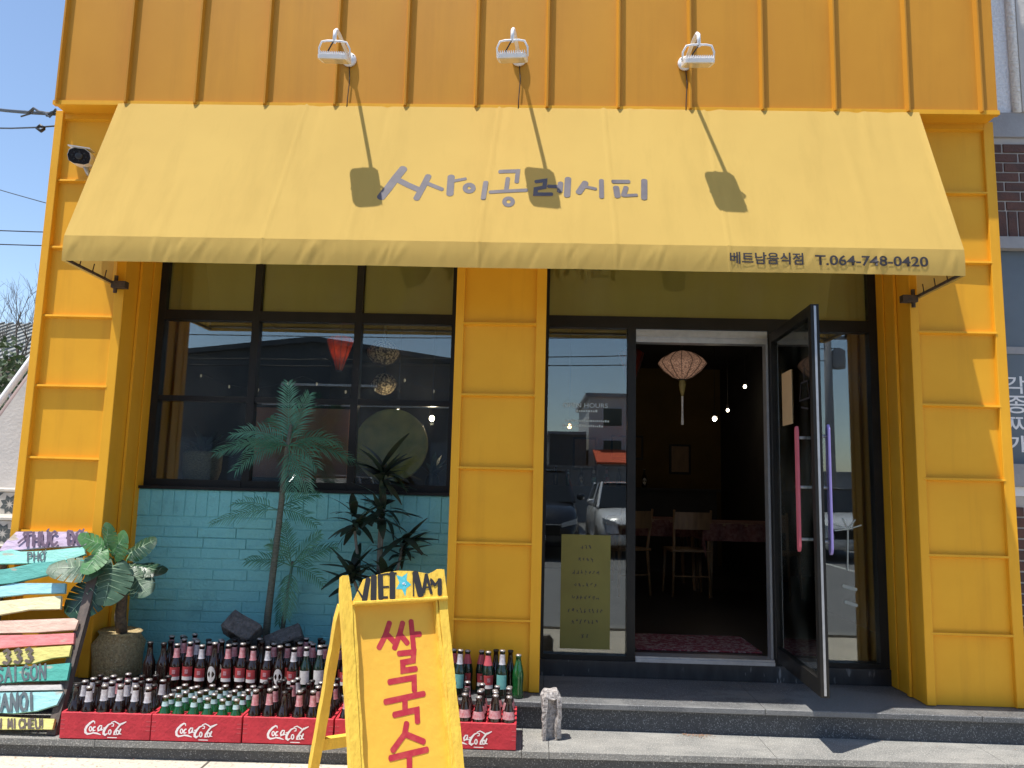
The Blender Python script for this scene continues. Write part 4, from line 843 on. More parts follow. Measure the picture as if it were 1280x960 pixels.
dra = thing('dracaena_plant', 'dark leafy cane plant behind the yellow sandwich board', 'plant', (-.95, .24, .40), world=True)
def strap(L, W, bend):
    def fn(u, v):
        w_ = W*(sin(pi*min(.97, .12+.88*v))**.7)*(u-.5); x = L*v
        return (x, w_, -bend*L*v*v + abs(u-.5)*.03*W*10*.2)
    return MB().grid(fn, 2, 7).mesh('leaf', M['drac'], True)
sm = [strap(.21, .05, .35), strap(.18, .046, .6), strap(.24, .05, .2)]
random.seed(41)
tops = [((-.94, .2, 1.64), 34), ((-1.10, .18, 1.34), 26), ((-.79, .2, 1.20), 28), ((-1.08, .12, 1.02), 24), ((-.88, .14, 1.00), 30), ((-.92, .2, 1.42), 26)]
for (p, cnt) in tops:
    MB().tube([(-.95, .25, .40), (p[0]*.5-.475, .24, .8), (p[0], p[1], p[2])], [.013, .012, .009], 7).build('stem', M['drac_stem'], dra, True)
    for i in range(cnt):
        o = link('leaf', random.choice(sm), dra)
        o.location = Vector(p) - dra.location + Vector((0, 0, random.uniform(-.07, .05)))
        o.rotation_euler = (random.uniform(-.4, .4), -random.uniform(-.35, 1.15), random.uniform(0, 2*pi)); s_ = random.uniform(.75, 1.1); o.scale = (s_, s_, s_)
# monstera
M['mon_a'] = leaf_mat('monstera_leaf_bright', (.10, .25, .085), (.06, .18, .07), .25, .5)
M['mon_b'] = leaf_mat('monstera_leaf_dusty', (.055, .115, .065), (.035, .08, .045), .12, .5)
M['mon_c'] = leaf_mat('monstera_leaf_dark', (.014, .045, .022), (.02, .06, .03), .1, .3)
M['vein'] = pmat('leaf_vein', (.24, .34, .22), rough=.5)
def monleaf(base, d, n, L, W, mat, parent):
    base = Vector(base); d = Vector(d).normalized(); n = Vector(n); n = (n-d*n.dot(d)).normalized(); sd = d.cross(n)
    def P(t, w_, h=0):
        z = -.16*L*t*t - .55*w_*w_/W + .03*L*sin(abs(w_)/W*9+t*7) + h
        return tuple(base + d*(t*L) + sd*w_ + n*z)
    def prof(t): q = (t-.40)/.62; return W*.5*max(0, 1-q*q)**.5*(1-.22*max(0, t-.4))
    m = MB(); ve = MB(); ts_ = [-.2, .02, .2, .37, .54, .72, 1.0]
    for s_ in (-1, 1):
        for k in range(6):
            t0, t1 = ts_[k], ts_[k+1]; g = .016 if k else .0
            s0, s1 = max(0, t0*.8-.02), max(.02, t1*.8-.02)
            if k == 5: s1 = 1.0
            c0, c1 = (random.uniform(.3, .6) if k else 0), random.uniform(.3, .6)
            mid = [(t0+g+(t1-g-t0-g)*q) for q in (0, .25, .5, .75, 1)]
            pts = [P(s0, 0), P(s1, 0)]
            if k < 5: pts.append(P(s1+(t1-s1)*c1, s_*prof(t1)*c1))
            pts += [P(q, s_*max(.002, prof(q))) for q in mid[::-1]]
            if k: pts.append(P(s0+(t0-s0)*c0, s_*prof(t0)*c0))
            nv = len(pts); cn = P((s0+s1)/2*.55+(t0+t1)/2*.45, s_*prof((t0+t1)/2)*.5)
            V_ = [cn]+pts
            m.add(V_, [((0, 1+a, 1+(a+1) % nv) if s_ < 0 else (0, 1+(a+1) % nv, 1+a)) for a in range(nv)])
            tm = (t0+t1)/2; sm_ = (s0+s1)/2; wq = prof(tm)
            ve.add([P(sm_-.008, 0, .002), P(sm_+.008, 0, .002), P((sm_+tm)/2+.004, s_*wq*.45, .004), P((sm_+tm)/2-.004, s_*wq*.45, .004), P(tm, s_*wq*.88, .003)], [(0, 1, 2, 3), (3, 2, 4)])
    ve.add([P(0, -.004, .003), P(0, .004, .003), P(.5, .002, .003), P(.5, -.002, .003), P(1.0, 0, .003)], [(0, 1, 2, 3), (3, 2, 4)])
    o = m.build('leaf', M[mat], parent, True); ve.build('vein', M['vein'], o)
mon = thing('monstera_plant', 'monstera with split leaves in a gold speckled pot beside the menu board', 'plant', (-2.41, .06, .40), world=True)
M['burlap'] = pmat('gold_speckled_sack', (.46, .35, .17), (.26, .19, .09), scale=60, rough=.7, speck=(110, (.5, .42, .25), .6), bump=.7, bscale=80)
m = MB(); m.lathe([(.10, 0), (.125, .02), (.14, .12), (.135, .20), (.11, .25), (.125, .27), (.10, .262), (.0, .25)], 22, (-2.45, .06, .3985))
m.v = [(a+.012*sin(c*30+b*20), b+.008*sin(a*40), c+.035*(a+2.41)*(-1) * (c > .6)) for a, b, c in m.v]
m.build('pot', M['burlap'], mon, True)
M['mstem'] = pmat('fibrous_stem', (.17, .13, .09), (.08, .06, .05), scale=50, rough=.95, bump=.8, bscale=70)
MB().tube([(-2.43, .06, .62), (-2.44, .03, .75), (-2.41, -.02, .88), (-2.395, -.06, 1.0)], [.03, .034, .028, .014], 9).build('stem', M['mstem'], mon, True)
MB().tube([(-2.41, -.04, .95), (-2.385, -.12, 1.09), (-2.37, -.16, 1.16)], [.012, .009, .006], 7).build('shoot', M['mon_a'], mon, True)
hub = (-2.40, -.06, 1.0)
for b, d, n, L, W, mt in (
    ((-2.44, -.16, 1.17), (-.55, -.45, .45), (.1, -.6, .8), .20, .17, 'mon_a'), ((-2.42, -.18, 1.19), (.05, -.35, .7), (-.2, -.8, .4), .17, .16, 'mon_a'),
    ((-2.37, -.18, 1.13), (.35, -.30, .75), (-.25, -.85, .4), .19, .18, 'mon_a'), ((-2.44, -.22, 1.15), (-.25, -.5, -.55), (-.1, -.75, .6), .18, .17, 'mon_a'),
    ((-2.46, -.22, 1.05), (-.95, -.25, .06), (.0, -.65, .7), .32, .22, 'mon_b'), ((-2.36, -.20, 1.06), (-.02, -.35, -.85), (-.1, -.9, .35), .27, .30, 'mon_b'),
    ((-2.45, -.20, .95), (-.45, -.4, -.65), (-.1, -.92, .3), .27, .29, 'mon_c'), ((-2.33, -.05, 1.04), (.9, -.1, .02), (0, -.5, .85), .28, .17, 'mon_c'),
    ((-2.28, -.12, 1.0), (.7, -.3, -.45), (.1, -.7, .6), .22, .20, 'mon_b'), ((-2.36, .0, 1.12), (.5, .1, .4), (0, -.6, .7), .2, .19, 'mon_c')):
    b = tuple(Vector(hub)+(Vector(b)-Vector(hub))*.88+Vector((-.03, 0, .02)))
    MB().tube([hub, tuple((Vector(hub)+Vector(b))*.5+Vector((0, 0, .03))), b], .005, 5).build('leaf_stalk', M['mon_a'], mon, True)
    monleaf(b, d, n, L*.82, W*.86, mt, mon)

# ================================================================== INSIDE THE RESTAURANT
M['lwood'] = pmat('chair_wood', (.25, .14, .06), (.18, .10, .045), scale=30, rough=.5, stretch=(1, 1, .2))
M['cloth_r'] = pmat('red_tablecloth', (.12, .03, .026), (.20, .10, .08), scale=28, rough=.9)
def chair(x, y, rz, lab):
    r = thing('dining_chair', lab, 'chair', (x, y, .53), rz, 'wooden chairs inside')
    for sx in (-1, 1):
        MB().tube([(sx*.19, -.2, 0), (sx*.17, -.17, .45), (sx*.185, -.235, .85)], [.012, .016, .012], 7).build('leg', M['lwood'], r, True)
        MB().tube([(sx*.2, .2, 0), (sx*.18, .18, .44)], [.012, .016], 7).build('leg', M['lwood'], r, True)
    MB().cham(-.2, .2, -.2, .2, .435, .46, .006).build('seat', M['lwood'], r)
    MB().grid(lambda u, v: (-.185+.37*u, -.225-.03*sin(pi*u), .66+.17*v), 6, 2).build('backrest', M['lwood'], r)
    MB().tube([(-.185, -.19, .2), (.185, -.19, .2)], .009, 6).build('stretcher', M['lwood'], r)
    return r
chair(1.60, 3.35, .05, 'pale wooden chair with its back to the doorway'); chair(.95, 3.3, .5, 'wooden chair in the dark left of the doorway chair')
def table(x, y, lab, cl):
    t = thing('dining_table', lab, 'table', (x, y, .53)); 
    for a in (-.4, .4):
        for b in (-.3, .3): MB().tube([(a, b, 0), (a*.95, b*.95, .7)], [.018, .024], 7).build('leg', M['lwood'], t)
    MB().box(-.45, .45, -.35, .35, .70, .73).build('table_top', M['lwood'], t)
    def fn(u, v):
        a = -.5+u; b = -.5+v; X = a*1.1; Y = b*.9; dz = 0
        ox = max(0, abs(X)-.46); oy = max(0, abs(Y)-.36)
        if ox: X = math.copysign(.465+.02*sin(Y*30), X)
        if oy: Y = math.copysign(.365+.02*sin(X*30), Y)
        return (x+X, y+Y, .53+.735 - (ox+oy)*2.0)
    tag(MB().grid(fn, 24, 22).build('tablecloth', M['cloth_r'], None, True), cl, 'tablecloth')
table(1.35, 4.0, 'dining table seen through the open doorway', 'red patterned cloth on the table behind the pale chair'); table(2.2, 3.5, 'dining table beside the door jamb in the dark', 'red cloth on the table next to the door jamb')
M['rug'] = pmat('red_rug', (.16, .02, .03), (.28, .2, .19), scale=38, rough=.95, detail=2, bump=.3, bscale=120, lo=.45, hi=.6)
tag(MB().cham(.72, 1.54, .62, 1.15, .531, .541, .003).build('door_rug', M['rug']), 'worn red patterned rug just inside the threshold', 'rug')
M['lan_fab'] = pmat('lantern_fabric', (.46, .27, .19), (.06, .022, .016), scale=75, rough=.8, detail=2, lo=.46, hi=.52, emit=(1, .55, .35), estr=.06)
M['lan_red'] = leaf_mat('red_lantern_silk', (.42, .06, .012), (.22, .025, .006), .5, .6, 12)
M['bulb'] = pmat('lit_bulb', (1, .9, .7), rough=.3, emit=(1, .86, .62), estr=9)
M['bulb_w'] = pmat('warm_bulb', (1, .6, .3), rough=.3, emit=(1, .5, .18), estr=7)
M['tray'] = pmat('brass_tray', (.46, .41, .10), (.28, .28, .075), scale=9, rough=.45)
M['basket0'] = pmat('gold_ribbon', (.30, .22, .06), (.2, .15, .05), rough=.6)
M['wire'] = pmat('lantern_wire', (.02, .015, .012), rough=.5)
def lantern(loc, R, H, lab, mat, ribs=12, tassel=True, n=24, ceil=3.3, shape=None):
    r = thing('lantern', lab, 'lantern', loc)
    pr = shape or [(.18, -.5), (.42, -.42), (.78, -.18), (1, .06), (.86, .22), (.5, .42), (.2, .5)]
    MB().lathe([(a*R, b*H) for a, b in pr], n, cap=False).build('shade', M[mat], r, True)
    for k in range(ribs):
        an = 2*pi*k/ribs
        MB().tube([((a*R+.002)*cos(an), (a*R+.002)*sin(an), b*H) for a, b in pr], .0025, 4).build('rib', M['wire'], r)
    MB().lathe([(.2*R, -.53*H), (.2*R, -.5*H)], 12).build('ring', M['wire'], r)
    MB().tube([(0, 0, .5*H), (0, 0, ceil-loc[2])], .004, 5).build('cord', M['wire'], r)
    if tassel:
        MB().tube([(0, 0, -.5*H), (0, 0, -.7*H), (0, 0, -.95*H), (0, 0, -1.1*H)], [.018, .026, .016, .006], 7).build('ribbon', M['basket0'], r); MB().tube([(0, 0, -1.1*H), (0, 0, -1.6*H), (0, 0, -2.1*H)], [.008, .007, .010], 7).build('tassel', M['lab_w'], r)
    return r
lantern((1.10, 1.0, 2.50), .178, .21, 'diamond shaped patterned lantern hanging in the doorway', 'lan_fab', 14)
drop = [(.25, -.5), (.5, -.2), (.85, .2), (1, .4), (.7, .5), (.3, .52)]
def glow(loc):
    o = MB().lathe([(.005, -.04), (.016, -.02), (.016, .03), (.005, .05)], 8, (0, 0, 0)).build('bulb', M['bulb_w'], None, True, loc); return o
l1 = lantern((-1.51, 1.2, 2.57), .105, .26, 'glowing red silk lantern behind the window', 'lan_red', 10, False, shape=drop)
l2 = lantern((.84, 1.9, 2.62), .11, .3, 'reddish lantern dim behind the door post', 'lan_red', 10, False, shape=drop)
for l_ in (l1,): g_ = glow((0, 0, .02)); g_.parent = l_
ball = [(.2, -.5), (.6, -.4), (.92, -.18), (1, 0), (.92, .18), (.6, .4), (.2, .5)]
M['wicker'] = pmat('pale_wicker', (.62, .5, .32), (.10, .075, .05), scale=70, rough=.9, detail=3, lo=.48, hi=.54)
lantern((-1.154, 1.2, 2.338), .10, .17, 'round wicker pendant, the lower one behind the window', 'wicker', 10, False, shape=ball)
lantern((-1.19, 1.3, 2.60), .13, .2, 'wicker pendant, the upper one under the transom', 'wicker', 10, False, shape=ball)
def bulb(loc, r, lab, mat='bulb', watts=0):
    t = thing('pendant_bulb', lab, 'lamp', loc, group='lit bulbs inside'); MB().lathe([(.3*r, -r), (.8*r, -.6*r), (r, 0), (.8*r, .6*r), (.3*r, r)], 10).build('bulb', M[mat], t, True)
    MB().tube([(0, 0, r), (0, 0, r+.05)], .02, 6).build('socket', M['wire'], t)
    if watts:
        ld = bpy.data.lights.new('bulb_light', 'POINT'); ld.energy = watts; ld.color = (1, .8, .55); ld.shadow_soft_size = r; lo_ = bpy.data.objects.new('bulb_light', ld); COL.objects.link(lo_); lo_.parent = t; lo_.location = (0, 0, -r-.01)
    MB().tube([(0, 0, r+.05), (0, 0, 3.3-loc[2])], .004, 4).build('cord', M['wire'], t)
bulb((2.05, 4.0, 2.38), .026, 'bright white bulb glowing in the middle of the doorway', watts=1); bulb((2.45, 4.2, 2.78), .02, 'tiny bulb high up beside the door jamb'); bulb((2.3, 4.4, 2.52), .018, 'small bulb to the right of the bright one')
bulb((-.74, .95, 2.06), .02, 'white bulb at the window corner next to the pier', watts=2.2); bulb((-1.02, 1.1, 2.12), .016, 'small bulb above the round tray', watts=1.5)
bulb((.33, 2.2, 2.12), .02, 'warm star-like bulb behind the fixed pane', 'bulb_w')
tr_ = thing('round_tray', 'large round yellow-green tray standing in the window', 'tray', (-1.0, .78, 1.585))
MB().lathe([(.0, 0), (.235, .002), (.25, .012), (.262, .01), (.262, -.008), (.0, -.008)], 40, cap=False).xf(Matrix.Translation((0, 0, .262)) @ Matrix.Rotation(radians(84), 4, 'X')).build('dish', M['tray'], tr_, True)
MB().box(-.1, .1, -.03, .12, -.03, .0).build('stand', M['black'], tr_)
M['board'] = pmat('brown_board', (.62, .20, .07), (.42, .14, .06), scale=4, rough=.45)
bo = thing('wooden_panel', 'reddish brown wooden panel propped inside the window behind the palm', 'panel', (-1.68, .80, 1.6))
MB().cham(-.37, .37, 0, .03, .0, .50, .004).build('board', M['board'], bo); MB().box(-.42, .42, .002, .04, -.04, -.002).build('ledge', M['black'], bo)
shl = thing('display_shelf', 'dark shelf running along the inside of the window', 'shelf', (-1.7, .80, .53)); MB().box(-1.2, 1.15, -.12, .2, .96, 1.0).build('top', M['room_dark'], shl)
for x in (-1.1, 0, 1.05): MB().box(x-.02, x+.02, -.1, .18, 0, .96).build('leg', M['room_dark'], shl)
M['basket'] = pmat('woven_basket', (.42, .34, .17), (.22, .17, .09), scale=60, rough=.9, stretch=(1, 1, 3))
bk = thing('basket_planter', 'woven basket planter with a spiky plant at the window corner', 'planter', (-2.36, .82, 1.535))
MB().lathe([(.10, 0), (.13, .1), (.135, .22), (.12, .24), (.11, .2), (.0, .18)], 18).build('basket', M['basket'], bk, True)
random.seed(2)
for i in range(16):
    o = link('leaf', sm[i % 3], bk, (0, 0, .2)); o.rotation_euler = (0, -random.uniform(.5, 1.4), random.uniform(0, 6.28))
vs = thing('vase', 'small dark leafy pot plant right of the round tray', 'plant', (-.70, .8, 1.535))
MB().lathe([(.04, 0), (.055, .05), (.045, .1), (.03, .12), (.0, .1)], 14).build('pot', M['black'], vs, True)
for i in range(12):
    o = link('leaf', sm[i % 3], vs, (0, 0, .1)); o.rotation_euler = (0, -random.uniform(.3, 1.4), random.uniform(0, 6.28)); o.scale = (.8, .8, .8)
ct = thing('service_counter', 'dark counter at the back of the room', 'counter', (.9, 5.7, .53)); MB().box(-1.5, 1.5, -.3, .3, 0, 1.02).build('body', M['room_dark'], ct); MB().box(-1.55, 1.55, -.34, .34, 1.02, 1.06).build('top', M['room_dark'], ct)
pf = thing('picture_frame', 'small framed picture at the top of the window beside the pier', 'picture', (-.86, .62, 3.05)); 
m = MB(); m.box(-.16, .16, 0, .02, -.11, -.095); m.box(-.16, .16, 0, .02, .095, .11); m.box(-.16, -.145, 0, .02, -.094, .094); m.box(.145, .16, 0, .02, -.094, .094); m.build('frame', M['silver'], pf)
MB().box(-.144, .144, .004, .016, -.094, .094).build('picture', M['board'], pf)
# poster on the fixed pane (inside of the glass), opening hours on the outside
M['poster'] = pmat('olive_poster', (.185, .168, .04), (.155, .14, .034), scale=4, rough=.8)
po = MB().box(.205, .525, RY-.008, RY-.0045, .56, 1.28).build('poster', M['poster']); tag(po, 'olive yellow paper notice with small handwriting on the fixed door pane', 'poster')
random.seed(17)
ss = []
for rw, (zz, nchr) in enumerate(((1.2, 3), (1.12, 4), (1.04, 7), (.96, 6), (.88, 7), (.80, 9), (.73, 7), (.64, 2))):
    for c_ in range(nchr):
        x = .365 + (c_-(nchr-1)/2)*.026
        for k in range(3): ss.append(([(x+random.uniform(-.008, .008), zz+random.uniform(-.014, .014)), (x+random.uniform(-.008, .008), zz+random.uniform(-.014, .014))], .004))
strokes(ss, lambda x, z, h: (x, RY-.0085-h*.02, z), dh=.0003).build('handwriting', M['ink_dark'], po)
oh = put_text('OPEN HOURS', .20, .50, 2.13, .030, lambda x, z: (x, RY-.0042, z), 'window_lettering', M['sticker'], None, 0)
tag(oh, 'white opening hours lettering on the fixed pane', 'lettering')
for j, zz in enumerate((2.085, 2.02, 1.985)):
    mb = MB()
    random.seed(j)
    x = (.29, .22, .20)[j]
    while x < (.42, .50, .46)[j]:
        wd = random.uniform(.006, .014); mb.box(x, x+wd, RY-.0045, RY-.0037, zz, zz+random.uniform(.010, .016)); x += wd+.005
    mb.build('window_small_print', M['sticker'], oh)
# palm sticker and badge on the right fixed pane
mb = strokes([([(2.06, 1.35), (2.05, 1.1)], .01)] + [([(2.06, 1.36), (2.06+.09*cos(a), 1.37+.06*sin(a))], .008) for a in (.3, 1.0, 1.9, 2.8, 3.5)] + [([(1.78+.09*cos(t*pi/8), .92+.1*sin(t*pi/8)) for t in range(17)], .008), ([(2.02, 1.0), (2.10, .98)], .02), ([(2.03, .9), (2.10, .88)], .02)], lambda x, z, h: (x, RY-.0042-h*.1, z))
tag(mb.build('window_sticker', M['sticker']), 'faint palm and badge stickers on the pane right of the door', 'sticker')

# fairy lights, back wall clutter
sl = thing('string_lights', 'string of tiny dim fairy lights behind the front window', 'lights', (-1.5, 1.0, 2.4), world=True)
random.seed(6)
pts = [(-2.5+.11*i, 1.0, 2.36-.10*abs(sin(i*.45))) for i in range(20)]
MB().tube(pts, .0025, 4).build('wire', M['wire'], sl)
M['fairy'] = pmat('fairy_bulb', (.6, .55, .4), rough=.3, emit=(1, .85, .6), estr=.08)
for p in pts[::2]: MB().lathe([(.002, -.016), (.008, -.006), (.006, .006), (.002, .01)], 6, (p[0], p[1], p[2]-.012)).build('fairy_bulb', M['fairy'], sl, True)
for i, (x, z, w_, h_, lb) in enumerate(((.75, 2.05, .34, .46, 'dark framed picture on the back wall, the leftmost seen through the doorway'), (1.35, 2.15, .46, .34, 'wide framed picture on the back wall above the counter'), (2.1, 2.0, .3, .42, 'small framed picture on the back wall near the door jamb'))):
    r = thing('wall_picture', lb, 'picture', (x, 6.27, z), group='pictures on the back wall')
    MB().cham(-w_/2, w_/2, 0, .025, -h_/2, h_/2, .004).build('frame', M['black'], r); MB().box(-w_/2+.03, w_/2-.03, -.004, .0, -h_/2+.03, h_/2-.03).build('picture', M[('lwood', 'room_wall', 'lwood')[i]], r)
random.seed(14)
for i in range(9):
    k = ('redlab', 'plain', 'green', 'oval', 'teallab')[i % 5]
    o = bottle(k, (.15+.17*i, 5.62+random.uniform(-.08, .08), 1.5905), f'{bottle_words(k)}, {ORD[i]} along the back counter inside', 'bottles on the back counter')

# ================================================================== NEIGHBOURS
M['render_w'] = pmat('pale_render', (.52, .49, .46), (.44, .42, .40), scale=3, rough=.9, bump=.2, bscale=40, obj=False)
M['tile_l'] = pmat('cement_tile', (.50, .47, .42), (.40, .38, .34), scale=20, rough=.6); M['tile_d'] = pmat('tile_pattern', (.05, .06, .06), (.08, .09, .09), scale=30, rough=.6)
ts = thing('tiled_staircase', 'outdoor stairs with patterned tile risers left of the yellow pier', 'stairs', (-3.9, -.5, .155), world=True)
tme = MB().cham(-.0835, .0835, -.006, .004, -.0785, .0785, .0015).mesh('tile', M['tile_l'])
fl_ = MB()
def petal(a, r0, r1, wd):
    d = (cos(a), sin(a)); n = (-d[1], d[0]); rm = (r0+r1)/2
    fl_.add([(d[0]*r0, -.0072, d[1]*r0), (d[0]*rm+n[0]*wd, -.0072, d[1]*rm+n[1]*wd), (d[0]*r1, -.0072, d[1]*r1), (d[0]*rm-n[0]*wd, -.0072, d[1]*rm-n[1]*wd)], [(0, 3, 2, 1)])
for k in range(8): petal(k*pi/4+pi/8, .012, .066, .017)
for sx in (-1, 1):
    for sz in (-1, 1): fl_.add([(sx*.08, -.0071, sz*.075), (sx*.045, -.0071, sz*.075), (sx*.08, -.0071, sz*.045)], [(0, 1, 2)])
fme = fl_.mesh('tile_motif', M['tile_d'])
for k in range(8):
    Yk = .36-.28*k; zt = 1.485-.166*k; x1 = -3.16 if k < 3 else -3.4
    if zt < .2: break
    MB().box(-5.2, x1, Yk+.012, Yk+(.66-.36-.001 if k == 0 else .2915), .1, zt-.022).build('step', M['render_w'], ts)
    MB().cham(-5.2, x1+.005, Yk-.012, Yk+.2915, zt-.021, zt, .004).build('tread', M['tile_l'], ts)
    x = x1-.086; n = 0
    while x > -5.1 and n < 8:
        o = link('tile', tme, ts); o.location = Vector((x, Yk+.004, zt-.022-.08)) - ts.location; link('tile_motif', fme, o)
        x -= .169; n += 1
MB().box(-5.2, -3.16, .66, 3.0, .1, 1.47).build('landing', M['render_w'], ts)
pw = thing('stair_parapet', 'pale rendered parapet with a steel handrail beside the yellow building', 'wall', (-4, 1, 1.47), world=True)
pts_ = [(-4.62, 1.0), (-4.004, 2.0), (-3.815, 2.31), (-3.22, 3.26), (-3.22, 1.0)]
MB().prism(pts_, 'y', 1.0, 1.12).build('wall', M['render_w'], pw)
M['cop'] = pmat('pinkish_coping', (.30, .22, .20), (.24, .18, .17), rough=.8, obj=False)
MB().tube([(-4.62, 1.06, 1.03), (-4.0, 1.06, 2.03), (-3.22, 1.06, 3.29)], .045, 8).build('coping', M['cop'], pw, True)
MB().tube([(-4.70, 1.06, 1.08), (-4.06, 1.06, 2.12), (-3.25, 1.06, 3.43)], .024, 10).build('handrail', M['white_paint'], pw, True)
for x in (-4.3, -3.95, -3.5): z_ = 2.0+1.62*(x+4.004); MB().tube([(x, 1.06, z_+.02), (x-.04, 1.06, z_+.09)], .013, 7).build('baluster', M['silver'], pw)
# house, shrub and bare tree behind
hs = thing('grey_roof_house', 'house with grey corrugated roof seen past the yellow building', 'house', (-17, 16, .1), world=True)
M['roof'] = pmat('grey_corrugated_roof', (.22, .23, .22), (.16, .17, .16), scale=2, rough=.8, bump=.4, bscale=10, obj=False); M['hwall'] = pmat('house_wall', (.30, .25, .2), rough=.9, obj=False)
MB().box(-24, -12.4, 13.4, 19, .1, 4.3).build('wall', M['hwall'], hs)
rf = MB().prism([(12.9, 4.25), (16.2, 5.75), (19.5, 4.25), (16.2, 5.62)], 'x', -24.5, -11.9).build('roof', M['roof'], hs)
for k in range(50):
    x = -24.3+.25*k; MB().tube([(x, 12.9, 4.27), (x, 16.2, 5.77)], .035, 5).build('rib', M['roof'], rf)
for x in (-15.5, -13.9):
    wn = MB().box(x, x+.9, 13.34, 13.42, 2.4, 3.5).build('window', M['silver'], hs); MB().box(x+.06, x+.84, 13.325, 13.345, 2.46, 3.44).build('pane', M['film'], wn)
random.seed(51)
M['bark'] = pmat('bare_bark', (.10, .085, .07), (.16, .14, .12), scale=20, rough=.95, obj=False)
tt = thing('bare_tree', 'leafless tree with fine twigs against the sky', 'tree', (-9.55, 9, .12), world=True)
twigs = MB(); limbs = MB()
def branch(p, d, L, r, dep):
    pts = [p]; q = p; dd = d
    for i in range(3):
        dd = (dd + Vector((random.uniform(-.25, .25), random.uniform(-.25, .25), random.uniform(-.05, .22)))).normalized(); q = q + dd*L/3; pts.append(q)
    (limbs if dep > 2 else twigs).tube(pts, [r, r*.85, r*.7, r*.5], 5 if dep > 2 else 3, False)
    if dep:
        for k in range(3 if dep > 1 else 4):
            s_ = random.uniform(.35, 1); i = min(2, int(s_*3)); b = pts[i].lerp(pts[i+1], s_*3-i if s_ < 1 else 1)
            nd = (dd + Vector((random.uniform(-1, 1), random.uniform(-1, 1), random.uniform(-.3, .9)))*.8).normalized()
            branch(b, nd, L*.68, r*.55, dep-1)
base = Vector((-9.55, 9, .12))
MB().tube([base, base+Vector((.05, 0, 1.2)), base+Vector((-.05, .05, 2.4))], [.10, .08, .06], 8).build('trunk', M['bark'], tt, True)
for a in range(7): branch(base+Vector((-.05, .05, 2.2+.05*a)), Vector((cos(a*.9)*.7, sin(a*.9)*.7, 1)).normalized(), 1.30, .032, 4)
limbs.build('limb', M['bark'], tt); tag(twigs.build('twigs', M['bark'], tt), kind='stuff')
M['shrub'] = leaf_mat('shrub_leaf', (.03, .055, .02), (.05, .08, .03), .2, .6)
sh_ = thing('garden_shrub', 'dark evergreen shrub before the grey roofed house', 'shrub', (-8.75, 8.2, .12), world=True)
m = MB()
for i in range(2600):
    a = random.uniform(0, 6.28); b = random.uniform(-1, 1); rr = random.random()**.4
    c_ = Vector((cos(a)*sqrt(1-b*b)*1.5*rr, sin(a)*sqrt(1-b*b)*1.0*rr, b*1.5*rr)); c_ *= 1+.25*noise.noise(c_*1.6); c_ += Vector((-8.95, 8.2, 2.35))
    u_ = Vector((random.uniform(-1, 1), random.uniform(-1, 1), random.uniform(-1, 1))).normalized()*.075; w_ = u_.orthogonal().normalized()*.035
    m.add([c_-u_, c_+w_, c_+u_, c_-w_], [(0, 1, 2, 3)])
m.build('crown', M['shrub'], sh_); MB().tube([(-8.95, 8.2, .1), (-8.95, 8.2, 1.6)], .07, 6).build('trunk', M['bark'], sh_)
# overhead cables on the left
def cable(p0, p1, r, sag, lab, name='overhead_cable', n=14):
    p0, p1 = Vector(p0), Vector(p1)
    o = MB().tube([tuple(p0.lerp(p1, i/n)+Vector((0, 0, -sag*4*(i/n)*(1-i/n)))) for i in range(n+1)], r, 6).build(name, M['cable'], None, True)
    return tag(o, lab, 'cable', 'overhead cables')
cable((-3.10, .0, 3.91), (-9.5, 5, 7.2), .012, .18, 'thick black cable bundle fixed at the corner of the yellow wall')
cable((-3.10, .05, 3.86), (-9.5, 5.2, 6.9), .006, .22, 'thin cable hanging under the thick bundle at the corner')
m = MB(); random.seed(8)
pp = [Vector((-3.12, -.01, 3.90)) + Vector((-.05*i+random.uniform(-.03, .03), .035*i, .022*i+random.uniform(-.03, .03))) for i in range(9)]
m.tube(pp, .008, 6); m.tube([p+Vector((random.uniform(-.03, .03), 0, random.uniform(-.04, .02))) for p in pp], .006, 6); m.tube([(-3.28, .1, 3.86), (-3.3, .1, 3.84), (-3.33, .1, 3.86), (-3.31, .1, 3.88), (-3.28, .1, 3.86)], .012, 6)
tag(m.build('cable_splice', M['cable'], None, True), 'tangled black cable splice at the corner of the yellow wall', 'cable')
cable((-3.11, 1.2, 3.55), (-10, 5, 6.3), .004, .1, 'single thin wire below the cable bundle, high against the sky')
cable((-8, 30, 13.2), (-60, 40, 18), .03, .8, 'far wire, the upper of the distant lines'); cable((-8, 30, 12.6), (-60, 40, 17), .03, .8, 'far wire, the lower of the distant lines')
# neighbour on the right
nb = thing('brick_neighbour', 'brick and concrete neighbouring building with grey shutter and white lettering', 'building', (3.6, .3, .15), world=True)
M['conc'] = pmat('grey_concrete', (.33, .33, .34), (.27, .27, .28), scale=4, rough=.85, bump=.15, bscale=50, obj=False)
M['clad'] = pmat('white_stippled_cladding', (.86, .87, .89), (.7, .72, .75), scale=60, rough=.9, bump=.8, bscale=60, obj=False)
M['brickr'] = pmat('red_brown_brick', (.12, .055, .042), (.07, .042, .038), scale=9, rough=.85, bump=.3, bscale=60, obj=False); M['mortar'] = pmat('pale_mortar', (.46, .43, .40), rough=.95, obj=False)
M['shut'] = pmat('blue_grey_shutter', (.12, .15, .18), (.10, .125, .15), scale=3, rough=.5, obj=False)
NY = .25
MB().box(2.87, 8, NY+.03, 6, .1, 7).build('core', M['conc'], nb)
MB().box(2.865, 3.155, NY+.015, NY+.05, 4.12, 7).build('cladding', M['clad'], nb); MB().tube([(3.17, NY, 4.12), (3.17, NY, 7)], .03, 10).build('downpipe', M['clad'], nb, True)
MB().box(3.19, 8, NY-.03, NY+.05, 4.12, 7).build('cladding', M['render_w'], nb)
